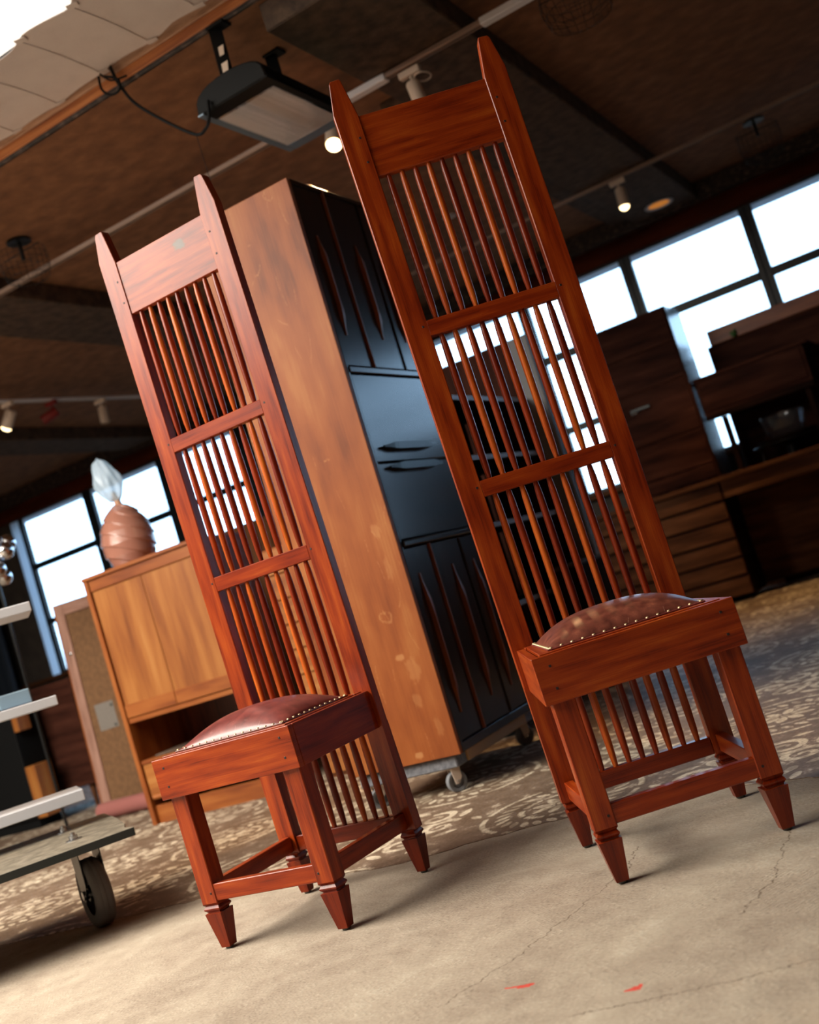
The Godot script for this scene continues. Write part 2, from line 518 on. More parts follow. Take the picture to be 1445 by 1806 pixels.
func materials() -> void:
	var mah := [rgb8(110, 33, 9), rgb8(146, 50, 15), rgb8(166, 64, 20), rgb8(180, 76, 25), rgb8(198, 98, 36)]
	var mt := wood_tex(1, mah)
	var k := 0
	for tint in [Color(0.83, 0.80, 0.72), Color(0.80, 0.73, 0.64), Color(0.66, 0.55, 0.48), Color(1.03, 1.16, 1.02)]:
		var m := tmat(mt, Vector3(6, 0.6, 1), 0.34, tint, 0.3)
		m.clearcoat_enabled = true
		m.clearcoat = 0.28
		m.clearcoat_roughness = 0.3
		M["mah%d" % k] = m
		k += 1
	M.mah_stained = M.mah0.duplicate()
	M.mah_stained.albedo_texture = blotted(mt, [[0.20, 0.036, 0.10, 0.014, 0.95, 0]], rgb8(112, 106, 112))
	M.teak = tmat(wood_tex(21, [rgb8(132, 70, 24), rgb8(156, 88, 34), rgb8(170, 102, 42), rgb8(180, 112, 50), rgb8(190, 126, 62)], 0.01, 0.3), Vector3(2.2, 0.25, 1), 0.42, Color(0.84, 0.85, 0.88))
	M.teak_edge = tmat(M.teak.albedo_texture, Vector3(3, 0.4, 1), 0.42, Color(0.78, 0.71, 0.66))
	var pan := scratched(wood_tex(24, [rgb8(120, 62, 26), rgb8(146, 78, 34), rgb8(158, 88, 40), rgb8(166, 97, 47), rgb8(178, 114, 62)], 0.008, 0.22), 5, 130, rgb8(214, 160, 110))
	M.panel = tmat(pan, Vector3(1.4, 0.42, 1), 0.5, Color(0.84, 0.80, 0.74), 0.35)
	var bl := [[0.066, -0.978, 0.02, 0.014, 0.6, 0], [0.103, -0.655, 0.022, 0.013, 0.55, 0], [0.097, -0.515, 0.028, 0.022, 0.4, 1], [0.154, -0.23, 0.02, 0.03, 0.35, 0], [0.16, -0.36, 0.014, 0.05, 0.25, 0], [0.14, -0.70, 0.03, 0.05, 0.3, 0], [0.12, -0.80, 0.02, 0.03, 0.3, 0], [0.17, -0.9, 0.016, 0.04, 0.25, 0]]
	for b in bl:
		b[0] *= 1.4; b[2] *= 1.4; b[1] *= 0.42; b[3] *= 0.42
	M.panel_scuffed = M.panel.duplicate()
	M.panel_scuffed.albedo_texture = blotted(pan, bl, rgb8(216, 168, 122))
	M.walnut = tmat(wood_tex(27, [rgb8(22, 15, 12), rgb8(34, 23, 18), rgb8(44, 30, 24), rgb8(52, 36, 28), rgb8(66, 46, 34)], 0.01, 0.4), Vector3(3, 0.3, 1), 0.2)
	M.walnut_edge = tmat(M.walnut.albedo_texture, Vector3(3, 0.4, 1), 0.4, Color(1.9, 1.25, 0.9))
	M.rosewood = tmat(wood_tex(29, [rgb8(32, 17, 13), rgb8(47, 25, 19), rgb8(58, 32, 24), rgb8(67, 38, 29), rgb8(80, 47, 36)], 0.01, 0.3), Vector3(2, 0.3, 1), 0.6, Color.WHITE, 0.12)
	M.brown = tmat(wood_tex(33, [rgb8(50, 30, 19), rgb8(68, 42, 26), rgb8(78, 49, 30), rgb8(88, 57, 36), rgb8(104, 70, 46)], 0.01, 0.3), Vector3(2, 0.3, 1), 0.6, Color(1.1, 1.1, 1.12), 0.15)
	M.pull = tmat(M.teak.albedo_texture, Vector3(3, 0.4, 1), 0.45, Color(0.74, 0.62, 0.56))
	M.desk = tmat(M.walnut.albedo_texture, Vector3(3, 0.4, 1), 0.6, Color(0.9, 0.82, 0.8), 0.12)
	M.leather = tmat(scratched(lut_tex(41, 512, 0.02, [rgb8(62, 28, 22), rgb8(86, 42, 32), rgb8(98, 50, 38), rgb8(112, 60, 46), rgb8(140, 82, 58)], 1.2, 0.2), 9, 26, rgb8(222, 190, 170)), Vector3(3, 3, 1), 0.36)
	M.leather_red = tmat(scratched(lut_tex(42, 512, 0.015, [rgb8(74, 30, 28), rgb8(96, 42, 38), rgb8(108, 48, 44), rgb8(120, 56, 50), rgb8(134, 68, 58)], 1.1, 0.2), 19, 22, rgb8(220, 190, 180)), Vector3(3, 3, 1), 0.34)
	M.braid = mat(rgb8(176, 142, 92), 0.7)
	M.brass = mat(rgb8(222, 200, 156), 0.42, 0.8)
	M.peg = mat(rgb8(34, 16, 10), 0.6)
	M.glide = mat(rgb8(70, 70, 66), 0.5)
	var ct := concrete_tex()
	M.concrete = tmat(ct[0], Vector3(1 / 3.2, 1 / 3.2, 1), 0.86, Color.WHITE, 0.3)
	M.concrete.normal_enabled = true
	M.concrete.normal_texture = ct[1]
	M.concrete.normal_scale = 1.0
	M.scroll = tmat(scroll_tex(), Vector3(0.95, 0.95, 1), 0.6, Color.WHITE, 0.4)
	M.osb = tmat(lut_tex(51, 1024, 0.012, [rgb8(84, 56, 38), rgb8(112, 75, 50), rgb8(124, 84, 56), rgb8(136, 94, 64), rgb8(164, 120, 86)], 1.1, 0.3, 20.0), Vector3(0.7, 0.5, 1), 0.8)
	M.beam = tmat(lut_tex(54, 512, 0.02, [rgb8(40, 29, 22), rgb8(64, 48, 37), rgb8(80, 62, 48), rgb8(98, 78, 62)], 1.3), Vector3(1, 1, 1), 0.75)
	M.lintel = tmat(M.brown.albedo_texture, Vector3(1, 0.2, 1), 0.7, Color(0.95, 0.66, 0.56), 0.2)
	M.frame = mat(rgb8(18, 28, 34), 0.45)
	M.jamb = mat(rgb8(206, 218, 228), 0.6)
	M.jamb.backlight_enabled = true
	M.jamb.backlight = Color(0.96, 0.98, 1.0)
	M.wall = tmat(lut_tex(57, 512, 0.02, [rgb8(46, 40, 36), rgb8(62, 54, 48), rgb8(74, 65, 57)], 1.0), Vector3(0.5, 0.5, 1), 0.85)
	M.sheet = tmat(lut_tex(58, 512, 0.012, [rgb8(190, 180, 176), rgb8(204, 194, 190), rgb8(212, 203, 198)], 0.8, 0.4), Vector3(1, 1, 1), 0.7)
	M.trim_pale = tmat(lut_tex(61, 512, 0.02, [rgb8(120, 84, 60), rgb8(170, 128, 100), rgb8(190, 150, 122)], 1.3), Vector3(2, 0.3, 1), 0.6)
	M.trim_orange = tmat(wood_tex(63, [rgb8(96, 48, 18), rgb8(140, 76, 32), rgb8(168, 98, 44), rgb8(186, 120, 66)]), Vector3(3, 0.2, 1), 0.5)
	M.trim_dark = tmat(lut_tex(66, 512, 0.03, [rgb8(20, 14, 11), rgb8(40, 28, 22), rgb8(110, 92, 84)], 1.6), Vector3(2, 1, 1), 0.6)
	M.white = mat(rgb8(186, 187, 192), 0.5)
	M.track = mat(rgb8(150, 128, 116), 0.5)
	M.track_white = mat(rgb8(226, 226, 232), 0.45)
	M.lamp_white = mat(rgb8(206, 186, 168), 0.5)
	M.black = mat(rgb8(14, 15, 16), 0.6, 0.0, 0.25)
	M.black_metal = mat(rgb8(22, 24, 25), 0.32, 0.4)
	M.steel = mat(rgb8(190, 192, 196), 0.25, 1.0)
	M.reflector = mat(rgb8(222, 224, 230), 0.16, 1.0)
	M.chrome = mat(rgb8(214, 218, 224), 0.06, 1.0)
	M.wire = mat(rgb8(200, 196, 198), 0.3, 1.0)
	M.blue_lip = mat(rgb8(120, 140, 158), 0.35, 0.5)
	M.rubber = mat(rgb8(92, 88, 85), 0.7)
	M.grey = mat(rgb8(112, 114, 118), 0.7)
	M.felt = tmat(lut_tex(71, 256, 0.06, [rgb8(82, 84, 90), rgb8(108, 110, 116), rgb8(132, 132, 138)], 1.2), Vector3(3, 3, 1), 0.9)
	M.ply = tmat(scratched(lut_tex(73, 512, 0.02, [rgb8(58, 52, 42), rgb8(92, 84, 70), rgb8(112, 103, 88), rgb8(134, 124, 108)], 1.3, 0.3), 3, 60, rgb8(40, 34, 28)), Vector3(1.6, 1.6, 1), 0.6)
	M.ply_edge = mat(rgb8(20, 26, 24), 0.6)
	M.tan = mat(rgb8(176, 136, 92), 0.6)
	M.clay = mat(rgb8(160, 110, 94), 0.16, 0.0, 0.6)
	M.clay.clearcoat_enabled = true
	M.clay.clearcoat = 0.6
	M.clay.clearcoat_roughness = 0.08
	M.plastic = mat(Color(0.86, 0.92, 0.97, 0.55), 0.25)
	M.plastic.transparency = BaseMaterial3D.TRANSPARENCY_ALPHA
	M.plastic.backlight_enabled = true
	M.plastic.backlight = Color(0.7, 0.8, 0.85)
	M.hardboard = tmat(lut_tex(75, 256, 0.05, [rgb8(88, 60, 34), rgb8(106, 74, 44), rgb8(122, 88, 56)], 1.0), Vector3(2, 2, 1), 0.8)
	M.pink_wood = tmat(wood_tex(77, [rgb8(116, 80, 66), rgb8(142, 104, 88), rgb8(156, 118, 102), rgb8(168, 130, 114)]), Vector3(3, 0.4, 1), 0.6)
	M.paper = tmat(lut_tex(79, 256, 0.08, [rgb8(98, 92, 86), rgb8(116, 109, 102), rgb8(132, 125, 117)], 1.2), Vector3(5, 5, 1), 0.7)
	M.pink_cloth = mat(rgb8(140, 84, 78), 0.9)
	M.curtain = mat(rgb8(22, 34, 48), 0.85)
	M.ledger = mat(rgb8(118, 142, 160), 0.5)
	M.shelf_edge = mat(rgb8(150, 146, 150), 0.5)
	M.red = mat(rgb8(120, 28, 22), 0.5)
	M.green = mat(rgb8(46, 92, 40), 0.6)
	M.pane = mat(Color(0.9, 0.96, 1.0, 0.06), 0.02)
	M.pane.transparency = BaseMaterial3D.TRANSPARENCY_ALPHA
	M.glassware = mat(Color(0.5, 0.54, 0.58, 0.06), 0.04)
	M.glassware.transparency = BaseMaterial3D.TRANSPARENCY_ALPHA
	M.bulb = glow(Color(1.0, 0.86, 0.62), 9.0)
	M.spot_glow = glow(Color(1.0, 0.88, 0.66), 5.0)
	M.recess_glow = glow(Color(1.0, 0.62, 0.25), 0.35)
	M.sky_panel = glow(Color(1.0, 0.97, 0.92), 1.12)
	M.sky_panel.albedo_color = Color(0.9, 0.9, 0.88)

# ---------------------------------------------------------------- the room
const ZW := -8.5
const YC := 2.9

func build_room() -> void:
	var m := mb()
	m.off = Vector2()
	m.grain = 2
	m.quad(Vector3(-10, 0, -8.75), Vector3(6, 0, -8.75), Vector3(6, 0, 5), Vector3(-10, 0, 5), Vector3.UP)
	m.quad(Vector3(-10, -0.2, -8.75), Vector3(6, -0.2, -8.75), Vector3(6, -0.2, 5), Vector3(-10, -0.2, 5), Vector3.DOWN)
	for e in [[Vector3(-10, 0, -8.75), Vector3(6, 0, -8.75), Vector3(0, 0, -1)], [Vector3(-10, 0, 5), Vector3(6, 0, 5), Vector3(0, 0, 1)], [Vector3(-10, 0, -8.75), Vector3(-10, 0, 5), Vector3(-1, 0, 0)], [Vector3(6, 0, -8.75), Vector3(6, 0, 5), Vector3(1, 0, 0)]]:
		m.quad(e[0], e[1], e[1] + Vector3.DOWN * 0.2, e[0] + Vector3.DOWN * 0.2, e[2])
	struct("floor", m, M.concrete)
	# worn printed floor covering beyond the chairs, lying 1.5 mm proud
	m = mb(Transform3D(Basis(Vector3(1, 0, 0), Vector3(0, 0, -1), Vector3(0, 1, 0)), Vector3()))
	m.off = Vector2()
	var poly := PackedVector2Array()
	var edge := [[-9.9, 2.5], [-5, 2.5], [-3.13, 2.50], [-2.75, 2.54], [-2.43, 2.60], [-2.1, 2.61], [-1.9, 2.58], [-1.66, 2.57], [-1.45, 2.66], [-1.24, 2.72], [-1.1, 2.77], [-0.98, 2.79], [-0.8, 2.71], [-0.58, 2.64], [-0.2, 2.6], [5.9, 2.5]]
	for i in edge.size() - 1:
		var a := Vector2(edge[i][0], edge[i][1])
		var b := Vector2(edge[i + 1][0], edge[i + 1][1])
		var steps := 8 if absf(b.x - a.x) < 1.0 else 2
		for k in steps:
			var p := a.lerp(b, float(k) / steps)
			poly.append(p + Vector2(0, sin(p.x * 37.0) * 0.006 + sin(p.x * 91.0) * 0.004 if steps == 8 else 0.0))
	poly.append(Vector2(5.9, 2.5)); poly.append(Vector2(5.9, 8.4)); poly.append(Vector2(-9.9, 8.4))
	m.prism(poly, 0.0, 0.0015, 0.0)
	meta(put("floor_covering", m, M.scroll), "worn brown floor covering printed with pale scrolls, behind the two chairs", "flooring")
	# walls
	struct("wall_left", mb().span(Vector3(-10.2, -0.2, -8.75), Vector3(-10, 3.15, 5)), M.wall)
	struct("wall_right", mb().span(Vector3(6, -0.2, -8.75), Vector3(6.2, 3.15, 5)), M.wall)
	struct("wall_front", mb().span(Vector3(-10.2, -0.2, 5), Vector3(6.2, 3.15, 5.2)), M.wall)
	m = mb()
	m.span(Vector3(-10, 0, ZW - 0.22), Vector3(6, 1.0, ZW - 0.02))
	m.span(Vector3(-10, 1.0, ZW - 0.22), Vector3(-8.84, 2.64, ZW - 0.02))
	m.span(Vector3(2.7, 1.0, ZW - 0.22), Vector3(6, 2.64, ZW - 0.02))
	m.span(Vector3(-10, 2.64, ZW - 0.22), Vector3(6, 3.1, ZW - 0.02))
	struct("wall_back", m, M.wall)
	struct("trim_1", mb().span(Vector3(-10, 2.625, ZW - 0.03), Vector3(6, 2.76, ZW + 0.05), 0.004), M.lintel)
	struct("trim_2", mb().span(Vector3(-10, 2.76, ZW - 0.03), Vector3(6, 2.9, ZW + 0.10), 0.004), M.trim_dark)
	struct("trim_3", mb().span(Vector3(-8.84, 1.0, ZW - 0.03), Vector3(-8.705, 2.62, ZW - 0.024), 0.001), M.jamb)
	struct("trim_4", mb().span(Vector3(-9.9, 0.965, ZW - 0.06), Vector3(5.6, 1.005, ZW + 0.05), 0.004), M.brown)
	# ceiling with the skylight opening
	m = mb()
	m.grain = 0
	for q in [[-10, 6, -8.75, -3.6], [-10, -5.7, -3.6, 5], [-1.2, 6, -3.6, 5], [-5.7, -1.2, 2.2, 5]]:
		m.span(Vector3(q[0], YC, q[2]), Vector3(q[1], YC + 0.2, q[3]), 0.0)
	struct("ceiling", m, M.osb)
	# pane grid of the long window wall
	var cols := [[-8.65, -7.788], [-7.675, -6.81], [-6.70, -5.905], [-5.69, -4.85], [-4.74, -3.95], [-3.85, -2.953], [-2.86, -2.073], [-1.98, -1.145], [-1.05, -0.2], [-0.1, 0.74], [0.84, 1.68], [1.78, 2.62]]
	var rows := [[1.03, 1.51], [1.565, 2.078], [2.14, 2.615]]
	for i in cols.size():
		var w := Node3D.new()
		w.name = "window_%d" % (i + 1)
		add_child(w)
		w.set_meta("kind", "structure")
		var a: float = cols[i][0]
		var b: float = cols[i][1]
		var l: float = (cols[i - 1][1] + a) * 0.5 if i > 0 else -8.705
		var r: float = (b + cols[i + 1][0]) * 0.5 if i < cols.size() - 1 else 2.7
		var f := mb()
		f.span(Vector3(l, 1.0, ZW - 0.05), Vector3(a, 2.64, ZW), 0.004)
		f.span(Vector3(b, 1.0, ZW - 0.05), Vector3(r, 2.64, ZW), 0.004)
		for y in [[1.0, 1.03], [1.51, 1.565], [2.078, 2.14], [2.615, 2.64]]:
			f.span(Vector3(a - 0.002, y[0], ZW - 0.045), Vector3(b + 0.002, y[1], ZW - 0.002), 0.004)
		put("window_frame", f, M.frame, w)
		put("blind_edge", mb().span(Vector3(a, 2.568, ZW - 0.024), Vector3(b, 2.615, ZW - 0.021), 0.0), M.jamb, w)
		for y in rows:
			put("pane", mb().span(Vector3(a - 0.004, y[0] - 0.004, ZW - 0.03), Vector3(b + 0.004, y[1] + 0.004, ZW - 0.026), 0.0), M.pane, w)
	# ceiling beams running away from the camera
	for q in [[-1.84, -1.36, -8.4, -3.62], [-4.62, -4.17, -8.4, -3.62], [-7.0, -6.6, -8.4, 4.9], [1.4, 1.9, -8.4, 4.9]]:
		var bm := mb()
		bm.span(Vector3(q[0], 2.79, q[2]), Vector3(q[1], YC, q[3]), 0.006)
		bm.span(Vector3(q[0] - 0.16, 2.84, q[2]), Vector3(q[0], YC, q[3] - 1.2), 0.006)
		meta(put("ceiling_beam", bm, M.beam), ["dark boxed ceiling beam above the right chair, running to the windows", "dark boxed ceiling beam at left above the teak cabinet", "dark ceiling beam above the row of windows at far left", "dark ceiling beam far to the right of the chairs"][[-1.84, -4.62, -7.0, 1.4].find(q[0])], "beam")

func build_skylight() -> void:
	# fascia boards of the opening
	struct("trim_5", mb().span(Vector3(-5.7, 2.897, -3.6), Vector3(-1.2, 2.914, -3.582), 0.003), M.trim_dark)
	struct("trim_6", mb().span(Vector3(-5.7, 2.914, -3.6), Vector3(-1.2, 2.958, -3.58), 0.003), M.trim_orange)
	struct("trim_7", mb().span(Vector3(-5.7, 2.958, -3.6), Vector3(-1.2, 3.08, -3.578), 0.003), M.trim_pale)
	var m := mb()
	for q in [[-5.72, -5.68, -3.6, 2.2], [-1.22, -1.18, -3.6, 2.2], [-5.7, -1.2, 2.18, 2.22]]:
		m.span(Vector3(q[0], 2.9, q[2]), Vector3(q[1], 3.1, q[3]), 0.0)
	struct("trim_8", m, M.trim_pale)
	struct("ceiling_001", mb().span(Vector3(-5.75, 3.08, -3.65), Vector3(-1.15, 3.2, 2.25), 0.0), M.white)
	# luminous glazing sheets
	var g := Node3D.new()
	g.name = "window_13"
	add_child(g)
	g.set_meta("kind", "structure")
	var x := -2.3
	while x > -5.6:
		put("skylight_pane", mb().span(Vector3(x - 0.252, 3.0, -3.17), Vector3(x, 3.01, 2.1), 0.001), M.sky_panel, g)
		x -= 0.255
	# beige lining boards with tabs, hanging under the glazing along the far edge
	var t := thing("skylight_lining", "beige overlapping lining boards with small tabs around the bright skylight", "lining")
	for i in range(-2, 14):
		var x1 := -2.3 + 0.255 * -i
		var x0 := x1 - 0.255
		var f := func(u: float, v: float) -> Vector3:
			var xx := lerpf(x0, x1, u)
			var near := -3.13 + 0.018 * sin(xx * 9.0) + (0.5 * smoothstep(-2.33, -1.9, xx)) - 0.05 * smoothstep(-2.5, -2.65, xx)
			var far := -3.572 + 0.03 * smoothstep(-2.26, -2.15, xx) + 0.012 * sin(xx * 7.0)
			return Vector3(xx, 2.980 + 0.006 * sin(u * PI) - 0.004 * u + 0.01 * sin(v * PI) , lerpf(far, near, v))
		var s := mb()
		s.grid(8, 8, f)
		var fb := func(u: float, v: float) -> Vector3: return f.call(u, v) + Vector3(0, 0.003, 0)
		s.grid(8, 8, fb)
		for e in [[0.0, -1.0], [1.0, 1.0]]:
			for k in 8:
				var v0 := k / 8.0
				var v1 := (k + 1) / 8.0
				s.quad(f.call(e[0], v0), f.call(e[0], v1), fb.call(e[0], v1), fb.call(e[0], v0), Vector3(e[1], 0, 0))
				s.quad(f.call(v0, e[0]), f.call(v1, e[0]), fb.call(v1, e[0]), fb.call(v0, e[0]), Vector3(0, 0, e[1]))
		put("lining_board", s, M.sheet, t)
		put("tab", mb().box(f.call(0.04, 0.02) + Vector3(0, -0.004, -0.006), Vector3(0.045, 0.003, 0.03), 0.001, Basis(Vector3.UP, 0.3)), M.sheet, t)
		put("tab", mb().box(f.call(0.03, 0.97) + Vector3(0, -0.004, 0.006), Vector3(0.045, 0.003, 0.03), 0.001, Basis(Vector3.UP, 0.3)), M.sheet, t)

# ---------------------------------------------------------------- the two chairs
func build_chair(label: String, at: Vector3, turn: float, rack: float, lean: float, leather: Material) -> void:
	var t := thing("high_backed_chair", label, "chair", at, turn, "tall spindle-backed chairs")
	var sh := Transform3D(Basis(Vector3(1, 0, 0), Vector3(rack, 1, lean), Vector3(0, 0, 1)), Vector3())
	var bl := lean + 0.0093
	var sb := Transform3D(Basis(Vector3(1, 0, 0), Vector3(rack, 1, bl), Vector3(0, 0, 1)), Vector3(0, 0, -0.0043))
	var H := 1.8476
	var wo := func(y: float) -> float: return lerpf(0.2076, 0.2095, y / H)
	var sw := func(y: float) -> float: return lerpf(0.0516, 0.0565, y / H)
	var foot := func(leg: Node, xf: Transform3D, cx: float, cz: float, hw: float) -> void:
		put("foot", mb(xf).loft([[0.112, cx, cz, hw, hw], [0.107, cx, cz, hw * 0.80, hw * 0.80], [0.101, cx, cz, hw * 0.97, hw * 0.97], [0.098, cx, cz, hw * 0.97, hw * 0.97], [0.0925, cx, cz, hw * 0.76, hw * 0.76], [0.0905, cx, cz, hw * 0.76, hw * 0.76], [0.0895, cx, cz, hw * 1.0, hw * 1.0], [0.006, cx, cz, hw * 0.54, hw * 0.54]]), M.mah2, leg)
		put("glide", mb(xf).lathe([Vector2(0, 0.0), Vector2(0.008, 0.0), Vector2(0.0095, 0.002), Vector2(0.0095, 0.007), Vector2(0, 0.007)], 14, Vector3(cx, 0, cz)), M.glide, leg)
	var pegs := mb(sh)
	var bpegs := mb(sb)
	for s in [-1.0, 1.0]:
		var mid: float = wo.call(H) - 0.028
		var ply := PackedVector2Array()
		for q in [[wo.call(0.38), 0.38], [wo.call(1.768), 1.768], [mid + 0.0145, H - 0.006], [mid + 0.010, H], [mid - 0.012, H + 0.001], [mid - 0.0145, H - 0.006], [wo.call(1.75) - sw.call(1.75), 1.752], [wo.call(0.38) - sw.call(0.38), 0.38]]:
			ply.append(Vector2(s * q[0], q[1]))
		var p := mb(sb)
		p.prism(ply, -0.030, 0.0, 0.0016)
		var cx: float = s * (wo.call(0.25) - 0.0258)
		p.loft([[0.111, cx, -0.018, 0.0255, 0.018], [0.382, cx, -0.0155, 0.0255, 0.0155]])
		var post := put("back_post", p, M.mah0, t)
		foot.call(post, sb, s * (wo.call(0.1) - 0.0258), -0.0195, 0.0225)
		var fx: float = s * 0.170
		var leg := put("front_leg", mb(sh).box(Vector3(fx, 0.253, 0.3261), Vector3(0.047, 0.283, 0.047), 0.0018), M.mah0, t)
		foot.call(leg, sh, fx, 0.3261, 0.0238)
		put("side_stretcher", mb(sh).box(Vector3(s * 0.1745, 0.1363, 0.152), Vector3(0.022, 0.0396, 0.306), 0.0016, Basis(Vector3.UP, s * -0.03)), M.mah1, t)
		put("side_rail", mb(sh).box(Vector3(s * 0.1935, 0.4193, 0.172), Vector3(0.017, 0.0950, 0.345), 0.0012, Basis(Vector3.UP, s * 0.028)), M.mah1 if s > 0 else M.mah0, t)
		for y in [1.235, 0.845, 1.70, 1.64]:
			bpegs.box(Vector3(s * (wo.call(y) - 0.043), y, 0.0), Vector3(0.005, 0.005, 0.0015), 0.0004)
		for y in [0.445, 0.40]:
			pegs.box(Vector3(s * 0.175, y, 0.3633), Vector3(0.005, 0.005, 0.0015), 0.0004)
		pegs.box(Vector3(s * 0.158, 0.136, 0.3498), Vector3(0.005, 0.005, 0.0015), 0.0004)
	stuff(put("peg", pegs, M.peg, t))
	stuff(put("back_peg", bpegs, M.peg, t))
	var cr := mb(sb)
	if lean == 0.0: cr.off = Vector2()
	put("crest_rail", cr.box(Vector3(0, 1.6776, -0.0145), Vector3(0.309, 0.149, 0.023), 0.0016), M.mah_stained if lean == 0.0 else M.mah0, t)
	for y in [1.2283, 0.8399]:
		put("cross_rail", mb(sb).box(Vector3(0, y, -0.0115), Vector3(0.312, 0.038, 0.023), 0.0016), M.mah1, t)
	put("back_rail", mb(sb).box(Vector3(0, 0.4235, -0.0125), Vector3(0.309, 0.085, 0.021), 0.0014), M.mah1, t)
	put("lower_back_rail", mb(sb).box(Vector3(0, 0.133, -0.0175), Vector3(0.312, 0.039, 0.025), 0.0016), M.mah2, t)
	put("front_stretcher", mb(sh).box(Vector3(0, 0.1363, 0.3361), Vector3(0.297, 0.0396, 0.022), 0.0016), M.mah1, t)
	put("front_rail", mb(sh).box(Vector3(0, 0.4193, 0.3546), Vector3(0.414, 0.0955, 0.017), 0.0012), M.mah0, t)
	# spindles: nine in each of four bays
	var tone := [3, 1, 3, 2, 1, 3, 1, 2, 1]
	var bay := 0
	for q in [[0.462, 0.8225], [0.857, 1.2105], [1.246, 1.6045], [0.151, 0.383]]:
		for i in 9:
			var y0: float = q[0]
			var y1: float = q[1]
			var prof := [Vector2(0.0056, y0), Vector2(0.0061, y0 + 0.004), Vector2(0.0079, y0 + 0.03), Vector2(0.0090, lerpf(y0, y1, 0.3)), Vector2(0.0090, lerpf(y0, y1, 0.7)), Vector2(0.0079, y1 - 0.03), Vector2(0.0061, y1 - 0.004), Vector2(0.0056, y1)]
			put("spindle", mb(sb).lathe(prof, 14, Vector3((i - 4) * 0.0324, 0, -0.014)), M["mah%d" % tone[(i + bay * 4) % 9]], t)
		bay += 1
	# seat: inner boards, domed leather pad, welt and nails
	var r := mb(sh)
	r.box(Vector3(0, 0.4655, 0.332), Vector3(0.374, 0.008, 0.026), 0.001)
	r.box(Vector3(0, 0.4655, 0.018), Vector3(0.360, 0.008, 0.032), 0.001)
	for s in [-1.0, 1.0]:
		r.box(Vector3(s * 0.170, 0.4655, 0.175), Vector3(0.022, 0.008, 0.285), 0.001, Basis(Vector3.UP, s * 0.028))
	put("seat_board", r, M.mah1, t)
	var hx := 0.163
	var zc := 0.180
	var hz := 0.140
	var dome := func(u: float, v: float) -> Vector3:
		var a := u * 2.0 - 1.0
		var b := v * 2.0 - 1.0
		var ha := pow(maxf(0.0, 1.0 - pow(absf(a), 2.6)), 0.72)
		var hb := pow(maxf(0.0, 1.0 - pow(absf(b), 2.6)), 0.72)
		return Vector3(a * hx, 0.4705 + 0.050 * ha * hb, zc + b * hz)
	var pad := mb(sh)
	pad.grain = 2
	pad.grid(34, 30, dome, true)
	for e in [[0, Vector3(0, 0, -1)], [1, Vector3(0, 0, 1)], [2, Vector3(-1, 0, 0)], [3, Vector3(1, 0, 0)]]:
		var a: Vector3
		var b: Vector3
		match e[0]:
			0: a = Vector3(-hx, 0.4705, zc - hz); b = Vector3(hx, 0.4705, zc - hz)
			1: a = Vector3(-hx, 0.4705, zc + hz); b = Vector3(hx, 0.4705, zc + hz)
			2: a = Vector3(-hx, 0.4705, zc - hz); b = Vector3(-hx, 0.4705, zc + hz)
			3: a = Vector3(hx, 0.4705, zc - hz); b = Vector3(hx, 0.4705, zc + hz)
		pad.quad(a, b, b + Vector3.DOWN * 0.006, a + Vector3.DOWN * 0.006, e[1])
	var cushion := put("seat_pad", pad, leather, t)
	var w := mb(sh)
	for s in [-1.0, 1.0]:
		w.tube([Vector3(s * hx, 0.4712, zc - hz), Vector3(s * hx, 0.4712, zc + hz)], 0.0022, 6)
		w.tube([Vector3(-hx, 0.4712, zc + s * hz), Vector3(hx, 0.4712, zc + s * hz)], 0.0022, 6)
	put("braid", w, M.leather_red if leather == M.leather else M.leather, cushion)
	var nails := mb(sh)
	for s in [-1.0, 1.0]:
		for i in 15:
			nails.ball(Vector3(lerpf(-hx + 0.006, hx - 0.006, i / 14.0), 0.4735, zc + s * (hz - 0.003)), 0.0040, 8, Vector3(1, 0.7, 1))
		for i in 13:
			nails.ball(Vector3(s * (hx - 0.003), 0.4735, lerpf(zc - hz + 0.006, zc + hz - 0.006, i / 12.0)), 0.0040, 8, Vector3(1, 0.7, 1))
	stuff(put("brass_nail", nails, M.brass, cushion))

